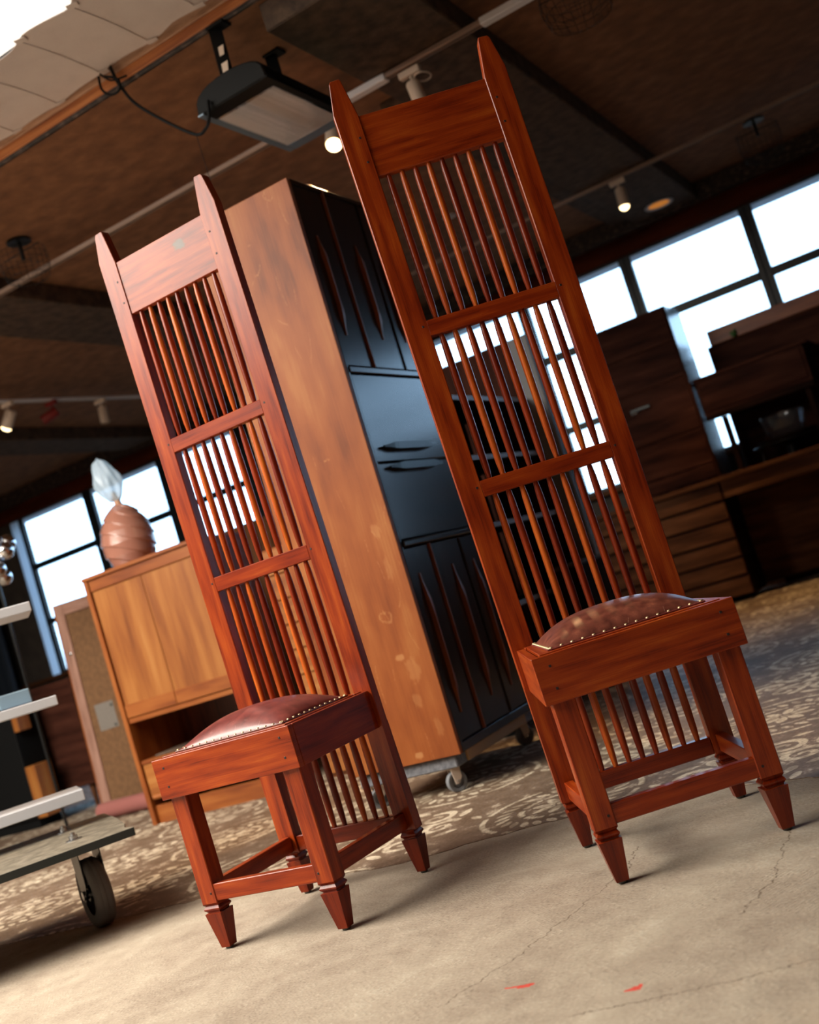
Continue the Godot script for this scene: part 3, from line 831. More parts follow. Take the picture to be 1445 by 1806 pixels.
# ---------------------------------------------------------------- tall cabinet on its dolly
func build_tall_cabinet() -> void:
	var t := thing("tall_cabinet", "tall dark-fronted wooden cabinet with scuffed orange side, standing on a grey dolly", "cabinet", Vector3(-1.788, 0.127, -3.30))
	t.rotation = Vector3(0, 0, -0.009)
	# local: x 0 is the front plane, z 0 the near side
	var d := 0.436
	var L := 0.72
	var H := 1.995
	var near := mb()
	near.off = Vector2()
	put("side_panel", near.span(Vector3(-d, 0, -0.02), Vector3(0, H, 0), 0.0015), M.panel_scuffed, t)
	put("side_panel", mb().span(Vector3(-d, 0, -L), Vector3(0, H, -L + 0.02), 0.0015), M.panel, t)
	put("back_panel", mb().span(Vector3(-d, 0, -L + 0.02), Vector3(-d + 0.01, H, -0.02), 0.0), M.panel, t)
	put("top_board", mb().span(Vector3(-d, H - 0.02, -L + 0.02), Vector3(0.004, H - 0.001, -0.02), 0.003), M.walnut, t)
	put("bottom_board", mb().span(Vector3(-d, 0, -L + 0.02), Vector3(-0.004, 0.03, -0.02), 0.002), M.walnut, t)
	put("front_stile", mb().span(Vector3(-0.02, 0, -0.032), Vector3(0.001, H, -0.02), 0.001), M.walnut, t)
	put("mid_board", mb().span(Vector3(-d, 1.305, -L + 0.02), Vector3(0.006, 1.325, -0.03), 0.002), M.walnut, t)
	put("mid_board", mb().span(Vector3(-d, 0.695, -L + 0.02), Vector3(0.010, 0.715, -0.03), 0.004), M.walnut, t)
	put("inner_back", mb().span(Vector3(-0.06, 0.03, -L + 0.02), Vector3(-0.03, H, -0.02), 0.0), M.walnut, t)
	# sculpted long pull shape
	var pull := func(x: float, z: float, y0: float, y1: float) -> MB:
		var p := mb()
		var lv := []
		for i in 17:
			var u := i / 16.0
			var y := lerpf(y0, y1, u)
			var wdt := 0.007 + 0.008 * exp(-pow((u - 0.2) / 0.06, 2.0)) + 0.008 * exp(-pow((u - 0.8) / 0.06, 2.0))
			var out := 0.004 + 0.012 * smoothstep(0.0, 0.25, u) * smoothstep(0.0, 0.25, 1.0 - u)
			lv.append([y, x + out * 0.5, z, out * 0.5, wdt * 0.5])
		return p.loft(lv)
	for bay in [[0.035, 0.69, 0.12, 0.60], [1.33, H - 0.004, 1.44, 1.80]]:
		var zs := [-0.034, -0.212, -0.218, -0.456, -0.462, -0.698]
		for k in 3:
			var door := put("door", mb().span(Vector3(-0.022, bay[0], zs[k * 2 + 1]), Vector3(-0.002, bay[1], zs[k * 2]), 0.003), M.walnut, t)
			put("door_pull", pull.call(-0.002, [-0.09, -0.35, -0.53][k], bay[2], bay[3]), M.pull, door)
		put("door_strip", mb().span(Vector3(-0.004, bay[0], -0.2185), Vector3(0.007, bay[1], -0.2115), 0.001), M.pull, t)
		put("door_strip", mb().span(Vector3(-0.004, bay[0], -0.4625), Vector3(0.004, bay[1], -0.4555), 0.001), M.walnut, t)
	for q in [[0.99, 1.30, 1.04], [0.72, 0.985, 0.968]]:
		var dr := put("drawer", mb().span(Vector3(-0.022, q[0], -L + 0.03), Vector3(-0.001, q[1], -0.034), 0.003), M.walnut, t)
		var h := mb()
		var lv := []
		for i in 15:
			var u := i / 14.0
			var th := 0.004 + 0.010 * smoothstep(0.0, 0.22, u) * smoothstep(0.0, 0.22, 1.0 - u)
			lv.append([u * 0.40, 0.012, 0.0, 0.011 * smoothstep(-0.1, 0.2, u) * smoothstep(-0.1, 0.2, 1.0 - u) + 0.002, th * 0.9])
		h.xf = Transform3D(Basis(Vector3(1, 0, 0), Vector3(0, 0, -1), Vector3(0, 1, 0)), Vector3(-0.001, q[2], -0.092))
		h.loft(lv)
		put("drawer_pull", h, M.black_metal, dr)
	# dolly with four casters
	var o := thing("furniture_dolly", "grey felt-covered furniture dolly on casters under the tall cabinet", "dolly", Vector3(-1.788, 0, -3.30))
	put("cross_bar", mb().span(Vector3(-0.42, 0.084, -0.10), Vector3(-0.035, 0.126, -0.022), 0.004), M.felt, o)
	put("cross_bar", mb().span(Vector3(-0.42, 0.084, -0.70), Vector3(-0.035, 0.126, -0.62), 0.004), M.felt, o)
	put("long_bar", mb().span(Vector3(-0.075, 0.086, -0.62), Vector3(-0.028, 0.125, -0.10), 0.003), M.tan, o)
	put("long_bar", mb().span(Vector3(-0.42, 0.086, -0.62), Vector3(-0.36, 0.125, -0.10), 0.003), M.tan, o)
	for q in [[-0.075, -0.055], [-0.38, -0.055], [-0.075, -0.665], [-0.38, -0.665]]:
		caster(o, Vector3(q[0], 0, q[1]), 0.036, 0.022, 0.084, 0.9, M.grey, M.lamp_white)

func caster(parent: Node, at: Vector3, r: float, w: float, top: float, turn: float, tyre: Material, fork: Material) -> void:
	var b := Basis(Vector3.UP, turn)
	var f := mb(Transform3D(b, at))
	f.lathe([Vector2(0, top), Vector2(r * 0.55, top), Vector2(r * 0.55, top - r * 0.12), Vector2(0, top - r * 0.12)], 16)
	for s in [-1.0, 1.0]:
		var ply := PackedVector2Array([Vector2(-r * 0.45, top - r * 0.1), Vector2(r * 0.5, top - r * 0.1), Vector2(r * 0.46, r * 1.3), Vector2(r * 0.2 - 0.2 * r, r * 0.78), Vector2(-r * 0.28, r * 0.8), Vector2(-r * 0.35, r * 1.3)])
		f.xf = Transform3D(b, at) * Transform3D(Basis(), Vector3(0, 0, s * (w * 0.5 + 0.004)))
		f.prism(ply, -0.0015, 0.0015, 0.0005)
	f.xf = Transform3D(b, at)
	f.box(Vector3(0, top - r * 0.14, 0), Vector3(r, r * 0.08, w + 0.012), 0.001)
	var fo := put("caster_fork", f, fork, parent)
	var lay := Basis(Vector3.RIGHT, PI / 2)
	var t := mb(Transform3D(b, at))
	t.lathe([Vector2(r * 0.62, -w * 0.42), Vector2(r * 0.9, -w * 0.5), Vector2(r * 0.97, -w * 0.36), Vector2(r, -w * 0.30), Vector2(r * 0.985, -w * 0.12), Vector2(r, -w * 0.1), Vector2(r, w * 0.1), Vector2(r * 0.985, w * 0.12), Vector2(r, w * 0.30), Vector2(r * 0.97, w * 0.36), Vector2(r * 0.9, w * 0.5), Vector2(r * 0.62, w * 0.42)], 36, Vector3(0, r, 0), lay)
	var wh := put("wheel", t, tyre, parent)
	var hub := mb(Transform3D(b, at))
	hub.lathe([Vector2(0, -w * 0.34), Vector2(r * 0.2, -w * 0.4), Vector2(r * 0.26, -w * 0.18), Vector2(r * 0.66, -w * 0.14), Vector2(r * 0.66, w * 0.14), Vector2(r * 0.26, w * 0.18), Vector2(r * 0.2, w * 0.4), Vector2(0, w * 0.34)], 24, Vector3(0, r, 0), lay, false)
	put("hub", hub, M.black_metal if tyre == M.rubber else M.grey, wh)
	var ax := mb(Transform3D(b, at))
	ax.lathe([Vector2(0, -w * 0.5 - 0.011), Vector2(r * 0.14, -w * 0.5 - 0.011), Vector2(r * 0.14, w * 0.5 + 0.011), Vector2(0, w * 0.5 + 0.011)], 6, Vector3(0, r, 0), lay, false)
	put("axle_bolt", ax, M.steel, fo)

# ---------------------------------------------------------------- left side
func build_left() -> void:
	# teak cabinet
	var t := thing("teak_cabinet", "low orange teak cabinet with closed doors above an open shelf", "cabinet", Vector3(-3.915, 0, -4.125), 0.055)
	var Wd := 0.68
	var D := 0.40
	put("side_panel", mb().span(Vector3(0, 0, -D), Vector3(0.026, 1.195, 0.012), 0.002), M.teak_edge, t)
	put("side_panel", mb().span(Vector3(Wd - 0.026, 0, -D), Vector3(Wd, 1.195, 0.012), 0.002), M.teak_edge, t)
	put("top_board", mb().span(Vector3(-0.004, 1.195, -D), Vector3(Wd + 0.004, 1.213, 0.016), 0.002), M.teak_edge, t)
	put("back_panel", mb().span(Vector3(0.026, 0.06, -D), Vector3(Wd - 0.026, 1.195, -D + 0.008), 0.0), M.walnut_edge, t)
	put("top_rail", mb().span(Vector3(0.026, 1.14, -0.02), Vector3(Wd - 0.026, 1.195, 0.004), 0.002), M.teak_edge, t)
	var seam := 0.33
	for q in [[0.03, seam - 0.001], [seam + 0.001, Wd - 0.03]]:
		var dr := put("door", mb().span(Vector3(q[0], 0.515, -0.02), Vector3(q[1], 1.137, 0.0), 0.0015), M.teak, t)
		put("door_lip", mb().span(Vector3(q[0], 0.515, 0.0), Vector3(q[1], 0.578, 0.007), 0.002), M.teak_edge, dr)
	put("shelf", mb().span(Vector3(0.026, 0.488, -D + 0.008), Vector3(Wd - 0.026, 0.512, 0.0), 0.002), M.teak_edge, t)
	put("shelf", mb().span(Vector3(0.026, 0.285, -D + 0.008), Vector3(Wd - 0.026, 0.305, 0.0), 0.002), M.teak_edge, t)
	put("tray", mb().span(Vector3(0.10, 0.306, -0.30), Vector3(0.56, 0.316, -0.02), 0.002), M.beam, t)
	for q in [[0.03, 0.339], [0.341, Wd - 0.03]]:
		var dr := put("drawer", mb().span(Vector3(q[0], 0.125, -0.03), Vector3(q[1], 0.282, 0.0), 0.004), M.teak, t)
		put("drawer_lip", mb().tube([Vector3(q[0] + 0.02, 0.128, 0.006), Vector3(q[1] - 0.02, 0.128, 0.006)], 0.012, 10), M.teak_edge, dr)
	put("plinth", mb().span(Vector3(0.026, 0.0, -0.35), Vector3(Wd - 0.026, 0.085, -0.012), 0.002), M.teak_edge, t)
	# ribbed vase with a bagged top
	var v := thing("ribbed_vase", "glossy pinkish brown ceramic vase with slanting folds, on the teak cabinet", "vase", Vector3(-3.74, 1.2145, -4.31))
	var girth := Curve.new()
	girth.max_value = 1.0
	for q in [[0.0, 0.092], [0.16, 0.118], [0.36, 0.132], [0.56, 0.124], [0.74, 0.102], [0.88, 0.072], [0.96, 0.046], [1.0, 0.022]]: girth.add_point(Vector2(q[0], q[1]), 0, 0, Curve.TANGENT_LINEAR, Curve.TANGENT_LINEAR)
	var f := func(u: float, w: float) -> Vector3:
		var a := u * TAU
		var y := w * 0.305
		var r := girth.sample_baked(w)
		r *= 1.0
		var ph := fposmod(w * 5.0 + 0.95 * sin(a + 2.28), 1.0)
		r += 0.010 * (1.0 - ph) * smoothstep(0.0, 0.09, ph) - 0.004
		return Vector3(cos(a) * r, y, sin(a) * r)
	var body := mb()
	body.grid(72, 150, f, true)
	body.lathe([Vector2(0, 0), Vector2(0.085, 0)], 24, Vector3(0, 0.0005, 0))
	put("body", body, M.clay, v)
	put("neck", mb().tube([Vector3(0.005, 0.30, 0), Vector3(-0.002, 0.33, 0), Vector3(-0.01, 0.37, 0)], 0.020, 10, 0.012), M.trim_pale, v)
	var bag := mb()
	var fb := func(u: float, w: float) -> Vector3:
		var a := u * TAU
		var r := 0.018 + 0.062 * pow(sin(PI * clampf(w * 0.96 + 0.02, 0, 1)), 0.8) * (1.0 - 0.55 * w * w)
		r = r * (1.0 - smoothstep(0.9, 1.0, w)) + 0.001
		r *= 1.0 + 0.10 * sin(a * 5.0 + w * 7.0) + 0.06 * sin(a * 9.0 - w * 4.0)
		return Vector3(cos(a) * r - 0.005 - 0.045 * w, 0.325 + 0.235 * w, sin(a) * r * 0.7)
	bag.grid(40, 30, fb, true)
	put("plastic_bag", bag, M.plastic, v)
	put("cord_tie", mb().lathe([Vector2(0.022, 0.0), Vector2(0.026, 0.004), Vector2(0.022, 0.008)], 14, Vector3(-0.004, 0.333, 0)), M.pink_wood, v)
	# picture frame seen from behind, leaning on the cabinet
	var p := thing("framed_board", "back of a leaning wooden frame with brown hardboard and a paper label", "frame", Vector3(-5.02, 0, -4.93))
	p.rotation = Vector3(-0.03, 0.10, -0.02)
	put("frame_stile", mb().span(Vector3(0, 0, -0.03), Vector3(0.062, 1.245, 0.0), 0.002), M.pink_wood, p)
	put("frame_stile", mb().span(Vector3(0.70, 0, -0.03), Vector3(0.762, 1.245, 0.0), 0.002), M.pink_wood, p)
	put("frame_rail", mb().span(Vector3(0.062, 1.175, -0.03), Vector3(0.70, 1.245, 0.0), 0.002), M.pink_wood, p)
	put("frame_rail", mb().span(Vector3(0.062, 0.0, -0.03), Vector3(0.70, 0.07, 0.0), 0.002), M.pink_wood, p)
	put("frame_edge", mb().span(Vector3(-0.012, 0, -0.045), Vector3(0.0, 1.245, -0.002), 0.002), M.teak_edge, p)
	put("backing_board", mb().span(Vector3(0.062, 0.07, -0.018), Vector3(0.70, 1.175, -0.010), 0.0), M.hardboard, p)
	put("paper_label", mb().box(Vector3(0.175, 0.545, -0.0085), Vector3(0.135, 0.155, 0.002), 0.0, Basis(Vector3.BACK, 0.04)), M.paper, p)
	for q in [[0.225, 0.60], [0.225, 0.485]]:
		put("label_tack", mb().ball(Vector3(q[0], q[1], -0.006), 0.010, 10, Vector3(1, 1, 0.4)), M.glide, p)
	put("screw", mb().ball(Vector3(0.04, 0.945, 0.002), 0.011, 10, Vector3(1, 1, 0.5)), M.steel, p)
	# rolled cloth at its foot
	var roll := mb()
	roll.tube([Vector3(-4.80, 0.048, -4.70), Vector3(-4.66, 0.05, -4.69), Vector3(-4.50, 0.05, -4.70), Vector3(-4.33, 0.047, -4.68)], 0.046, 14)
	meta(put("rolled_cloth", roll, M.pink_cloth), "dusty pink rolled cloth on the floor beneath the leaning frame", "cloth")
	# dark sideboard on tapered legs behind
	var s := thing("dark_sideboard", "very dark red-brown sideboard on tapered legs behind the white shelves", "sideboard", Vector3(-6.5, 0, -5.7))
	put("body", mb().span(Vector3(-0.9, 0.155, 0.0), Vector3(1.12, 0.83, 0.40), 0.004), M.rosewood, s)
	for q in [[-0.8, 0.05], [1.02, 0.05], [-0.8, 0.35], [1.02, 0.35]]:
		put("leg", mb().lathe([Vector2(0, 0.002), Vector2(0.011, 0.002), Vector2(0.022, 0.156), Vector2(0, 0.156)], 12, Vector3(q[0], 0, q[1])), M.brown, s)
	# black drawer box with wooden sides in front of it
	var bx := thing("black_chest", "black chest with light wooden corner posts beside the dark sideboard", "chest", Vector3(-6.2, 0, -5.22))
	put("body", mb().span(Vector3(-0.8, 0.06, -0.02), Vector3(0.55, 0.78, 0.20), 0.004), M.black, bx)
	put("corner_post", mb().span(Vector3(0.552, 0.06, 0.06), Vector3(0.635, 0.38, 0.20), 0.003), M.teak, bx)
	put("corner_post", mb().span(Vector3(0.552, 0.60, 0.10), Vector3(0.60, 0.77, 0.20), 0.003), M.teak, bx)
	put("foot_rail", mb().span(Vector3(-0.78, 0.0, 0.0), Vector3(0.53, 0.06, 0.18), 0.003), M.black, bx)
	# dark curtain at the window corner
	var cu := mb()
	var fc := func(u: float, w: float) -> Vector3:
		return Vector3(lerpf(-10.0, -9.08, u), lerpf(0.45, 2.72, w), ZW + 0.22 + 0.05 * sin(u * 40.0) + 0.015 * sin(u * 93.0 + w))
	cu.grid(90, 4, fc)
	var fc2 := func(u: float, w: float) -> Vector3: return fc.call(u, w) - Vector3(0, 0, 0.004)
	cu.grid(90, 4, fc2, true)
	meta(put("curtain", cu, M.curtain), "dark blue curtain hanging in folds at the left end of the windows", "curtain")
	# brown cupboard further back
	var bc := thing("brown_cupboard", "plain brown cupboard further back, seen between the left chair's spindles", "cupboard", Vector3(-4.02, 0, -5.2))
	put("body", mb().span(Vector3(0.0, 0.05, -0.45), Vector3(0.95, 1.33, -0.02), 0.003), M.brown, bc)
	for x in [[0.006, 0.473], [0.477, 0.944]]:
		put("door", mb().span(Vector3(x[0], 0.06, -0.02), Vector3(x[1], 1.322, 0.0), 0.003), M.brown, bc)
	put("plinth", mb().span(Vector3(0.02, 0.0, -0.43), Vector3(0.93, 0.05, -0.04), 0.002), M.desk, bc)
	# chest with black handles behind the left chair
	var c := thing("drawer_chest", "narrow orange wooden chest of shallow drawers seen through the left chair", "chest", Vector3(-3.0, 0, -4.262))
	put("body", mb().span(Vector3(0, 0.0, -0.4), Vector3(0.62, 1.06, -0.02), 0.003), M.teak_edge, c)
	for i in 9:
		var dr := put("drawer", mb().span(Vector3(0.012, 0.02 + i * 0.115, -0.02), Vector3(0.608, 0.131 + i * 0.115, 0.0), 0.003), M.teak, c)
		put("drawer_pull", mb().span(Vector3(0.205, 0.062 + i * 0.115, 0.0), Vector3(0.275, 0.078 + i * 0.115, 0.016), 0.002), M.black_metal, dr)
	# chrome ball lamp at the frame's edge
	var l := thing("ball_lamp", "cluster of mirror-finished balls on a stem behind the white shelves", "lamp", Vector3(-4.60, 0, -4.25))
	put("stem", mb().lathe([Vector2(0, 0), Vector2(0.12, 0), Vector2(0.12, 0.015), Vector2(0.008, 0.02), Vector2(0.008, 1.7), Vector2(0, 1.7)], 16), M.black_metal, l)
	for q in [[0.075, 1.60, 0.05], [0.095, 1.515, -0.01], [0.06, 1.43, 0.04], [-0.05, 1.57, 0.08], [-0.06, 1.46, 0.05], [0.02, 1.66, 0.0], [-0.02, 1.40, -0.06], [0.05, 1.56, -0.08], [-0.09, 1.52, -0.05]]:
		put("mirror_ball", mb().ball(Vector3(q[0], q[1], q[2]), 0.048, 20), M.chrome, l)
	# plywood dolly
	var dn := Vector3(0.643, 0, -0.766)
	var wn := Vector3(-0.766, 0, -0.643)
	var bs := Basis(dn, Vector3.UP, -wn)
	var fr := Vector3(-2.39, 0, -2.43)        # front right corner of the board
	var d := thing("plywood_dolly", "grubby plywood platform dolly on a big black swivel caster", "dolly", fr, 0.0)
	d.basis = bs
	# local x along the board (0 is the right end), z towards the viewer (0 is the front edge)
	var poly := PackedVector2Array([Vector2(0.006, 0.0), Vector2(-0.012, 0.06), Vector2(0.0, 0.16), Vector2(0.004, 0.4), Vector2(-0.006, 0.69), Vector2(-0.02, 0.70), Vector2(-1.2, 0.70), Vector2(-1.2, 0.0)])
	var fm := mb(Transform3D(Basis(Vector3(1, 0, 0), Vector3(0, 0, -1), Vector3(0, 1, 0)), Vector3(0, 0, 0)))
	fm.prism(poly, 0.252, 0.275, 0.0015)
	var board := put("platform", fm, M.ply, d)
	var ed := mb()
	ed.span(Vector3(-1.2, 0.2515, 0.0), Vector3(0.004, 0.2735, 0.0015), 0.0)
	put("painted_edge", ed, M.ply_edge, board)
	var rl := func(world: Vector3) -> Vector3: return bs.inverse() * (world - fr)
	var wp: Vector3 = rl.call(Vector3(-2.68, 0, -2.512))
	caster(d, Vector3(wp.x, 0, wp.z), 0.103, 0.056, 0.252, -1.414, M.rubber, M.black_metal)
	caster(d, Vector3(-1.05, 0, -0.35), 0.103, 0.046, 0.252, -0.3, M.rubber, M.black_metal)
	for q in [Vector3(-2.885, 0, -2.645), Vector3(-2.635, 0, -2.445)]:
		var b: Vector3 = rl.call(q)
		var nut := mb(Transform3D(Basis(), Vector3(b.x, 0.275, b.z)))
		nut.lathe([Vector2(0, 0), Vector2(0.024, 0.0), Vector2(0.024, 0.003), Vector2(0.014, 0.003)], 18)
		nut.lathe([Vector2(0.013, 0.003), Vector2(0.013, 0.014), Vector2(0, 0.014)], 6, Vector3(), Basis(), false)
		nut.lathe([Vector2(0.007, 0.014), Vector2(0.007, 0.022), Vector2(0, 0.023)], 10)
		put("bolt", nut, M.steel, d)
	# white shelves standing on it
	var e := Vector3(-2.80, 0.276, -2.69)      # front right end of the shelves
	var sh := thing("white_shelf_rack", "white metal rack with three thick shelf boards, standing on the plywood dolly", "shelf", e)
	sh.basis = bs
	for y in [[0.078, 0.113], [0.392, 0.423], [0.705, 0.736]]:
		put("shelf_board", mb().span(Vector3(-1.0, y[0], -0.24), Vector3(0, y[1], 0), 0.002), M.white, sh)
	for x in [-0.98, -0.82]:
		put("upright", mb().span(Vector3(x, 0, -0.20), Vector3(x + 0.03, 0.80, -0.17), 0.002), M.white, sh)
	meta(put("binder", mb().box(Vector3(-2.935, 0.724, -2.645), Vector3(0.10, 0.046, 0.06), 0.003, Basis(Vector3.UP, 0.87)), M.ledger), "pale blue box lying on the middle white shelf", "box")

# ---------------------------------------------------------------- right side
func build_right() -> void:
	var t := thing("writing_desk", "dark wooden desk with a bank of drawers left of its kneehole", "desk", Vector3(0, 0, -7.55))
	put("desktop", mb().span(Vector3(-2.75, 0.785, -0.46), Vector3(0.25, 0.815, 0.02), 0.003), M.brown, t)
	put("apron", mb().span(Vector3(-1.665, 0.672, -0.03), Vector3(0.2, 0.783, 0.0), 0.003), M.brown, t)
	for x in [[-2.7, -1.675], [-0.3, 0.2]]:
		var b := put("pedestal", mb().span(Vector3(x[0], 0.03, -0.44), Vector3(x[1], 0.783, -0.02), 0.003), M.desk, t)
		var ys := [0.035, 0.163, 0.283, 0.408, 0.535, 0.662, 0.783]
		for i in 6:
			put("drawer", mb().box(Vector3((x[0] + x[1]) * 0.5, (ys[i] + ys[i + 1]) * 0.5, -0.008), Vector3(x[1] - x[0] - 0.006, ys[i + 1] - ys[i] - 0.012, 0.022), 0.004, Basis(Vector3.RIGHT, -0.06)), M.brown, b)
	put("back_panel", mb().span(Vector3(-1.675, 0.05, -0.45), Vector3(-0.3, 0.783, -0.42), 0.002), M.brown, t)
	# tall dresser on the desk
	var d := thing("tall_dresser", "tall dark dresser with five drawers standing on top of the desk", "dresser", Vector3(-1.648, 0.816, -7.56))
	put("body", mb().span(Vector3(-0.52, 0, -0.40), Vector3(0, 1.19, -0.02), 0.003), M.walnut, d)
	put("front_frame", mb().span(Vector3(-0.519, 0.001, -0.02), Vector3(-0.001, 1.189, -0.012), 0.001), M.rosewood, d)
	var yd := [0.012, 0.105, 0.345, 0.70, 0.945, 1.186]
	for i in 5:
		put("drawer", mb().span(Vector3(-0.515, yd[i] + 0.004, -0.02), Vector3(-0.012, yd[i + 1] - 0.004, 0.0), 0.004), M.rosewood, d)
	put("drawer_pull", mb().span(Vector3(-0.43, 0.585, 0.0), Vector3(-0.29, 0.605, 0.02), 0.004), M.black_metal, d)
	put("pull_plate", mb().span(Vector3(-0.43, 0.572, 0.0), Vector3(-0.385, 0.585, 0.012), 0.002), M.chrome, d)
	# small table on the desk
	var s := thing("small_table", "small dark one-drawer table standing on the desk, with things beneath it", "table", Vector3(-1.285, 0.816, -7.62))
	put("tabletop", mb().span(Vector3(-0.352, 0.64, -0.40), Vector3(0.40, 0.66, 0.012), 0.003), M.rosewood, s)
	put("case", mb().span(Vector3(-0.35, 0.405, -0.39), Vector3(0.365, 0.64, -0.01), 0.003), M.walnut, s)
	put("front_frame", mb().span(Vector3(-0.349, 0.406, -0.01), Vector3(0.364, 0.639, -0.004), 0.001), M.rosewood, s)
	put("drawer", mb().span(Vector3(-0.33, 0.425, -0.01), Vector3(0.345, 0.63, 0.003), 0.004), M.rosewood, s)
	put("lower_rail", mb().span(Vector3(-0.345, 0.37, -0.03), Vector3(0.365, 0.405, 0.0), 0.003), M.desk, s)
	for q in [[-0.24, -0.06], [0.31, -0.06], [-0.24, -0.36], [0.31, -0.36]]:
		put("leg", mb().box(Vector3(q[0], 0.186, q[1]), Vector3(0.035, 0.37, 0.035), 0.003), M.desk, s)
	# glass lamp shade and bowl under the table
	var g := thing("glass_bowl", "clear glass bowl with warm glints in a dark dish, under the small table", "bowl", Vector3(-1.20, 0.816, -7.80))
	put("dish", mb().lathe([Vector2(0, 0.085), Vector2(0.10, 0.09), Vector2(0.19, 0.125), Vector2(0.20, 0.13), Vector2(0.19, 0.115), Vector2(0.10, 0.08), Vector2(0.03, 0.07), Vector2(0.03, 0.0), Vector2(0, 0.0)], 28, Vector3(), Basis(Vector3.BACK, 0.0)), M.black_metal, g)
	put("bowl", mb().lathe([Vector2(0.0, 0.092), Vector2(0.08, 0.10), Vector2(0.135, 0.18), Vector2(0.145, 0.28), Vector2(0.14, 0.28), Vector2(0.13, 0.18), Vector2(0.078, 0.106), Vector2(0, 0.098)], 28), M.glassware, g)
	var cl := thing("wire_stand", "spindly black wire stand beside the glass bowl on the desk", "stand", Vector3(-1.20, 0.816, -7.80))
	for k in 3:
		var a := k * TAU / 3 + 0.4
		put("leg", mb().tube([Vector3(cos(a) * 0.235, 0.10, sin(a) * 0.16), Vector3(cos(a) * 0.215, 0.05, sin(a) * 0.16), Vector3(cos(a) * 0.225, 0.002, sin(a) * 0.17)], 0.006, 6), M.black_metal, cl)
	var rg := []
	for k in 25: rg.append(Vector3(cos(k * TAU / 24) * 0.235, 0.10, sin(k * TAU / 24) * 0.17))
	put("ring", mb().tube(rg, 0.006, 6), M.black_metal, cl)
	# console behind, against the windows
	var c := thing("brown_console", "brown console with a pale wooden front band just under the right windows", "console", Vector3(-1.565, 0, -8.03))
	put("body", mb().span(Vector3(0.0, 0.0, -0.36), Vector3(2.6, 1.70, -0.02), 0.004), M.rosewood, c)
	put("front_band", mb().span(Vector3(0.03, 1.70, -0.05), Vector3(2.6, 1.805, -0.01), 0.004), M.pull, c)
	put("top", mb().span(Vector3(0.03, 1.70, -0.36), Vector3(2.6, 1.795, -0.05), 0.004), M.rosewood, c)
	meta(put("pot_sprig", mb().ball(Vector3(-1.36, 1.722, -8.028), 0.022, 8).ball(Vector3(-1.375, 1.735, -8.03), 0.012, 8).ball(Vector3(-1.35, 1.745, -8.03), 0.010, 8), M.green), "tiny green sprig on the pale band of the brown console", "plant")
	# dark open shelves behind the tall cabinet
	var o := thing("dark_bookcase", "dark open bookcase with pale shelf edges, seen through the right chair", "bookcase", Vector3(-2.0, 0, -4.25))
	put("side_panel", mb().span(Vector3(-0.35, 0, -0.02), Vector3(0, 1.46, 0), 0.002), M.black, o)
	put("back_panel", mb().span(Vector3(-0.36, 0, -1.2), Vector3(-0.35, 1.46, 0), 0.0), M.black, o)
	for y in [1.45, 1.17, 0.86, 0.5, 0.1]:
		var b := put("shelf", mb().span(Vector3(-0.35, y - 0.016, -1.2), Vector3(-0.004, y + 0.006, -0.02), 0.002), M.black, o)
		put("shelf_edge", mb().span(Vector3(-0.004, y - 0.016, -1.2), Vector3(0.0, y + 0.006, -0.02), 0.001), M.shelf_edge, b)
	var pn := thing("brown_partition", "dark red-brown upright panel with a grey front edge behind the bookcase", "panel", Vector3(-2.0, 0, -5.5))
	put("board", mb().span(Vector3(-0.62, 0, -0.02), Vector3(0, 1.765, 0.02), 0.002), M.rosewood, pn)
	put("edge_board", mb().span(Vector3(0.0, 0, -0.03), Vector3(0.105, 1.76, 0.03), 0.003), M.grey, pn)
	var lo := thing("low_chest", "low dark chest with a pale metal edge behind the right chair", "chest", Vector3(-1.93, 0, -4.98))
	put("body", mb().span(Vector3(-0.05, 0.0, -0.40), Vector3(0.10, 0.575, 0.0), 0.004), M.desk, lo)
	put("metal_edge", mb().span(Vector3(-0.05, 0.575, -0.40), Vector3(0.10, 0.592, 0.004), 0.002), M.beam, lo)
	# things on the window sill
	meta(put("sill_jug", mb().lathe([Vector2(0, 0), Vector2(0.06, 0), Vector2(0.085, 0.08), Vector2(0.05, 0.17), Vector2(0.055, 0.22), Vector2(0, 0.22)], 18, Vector3(-2.42, 1.006, ZW - 0.0)), M.black), "dark round jug on the window sill behind the right chair", "jug")

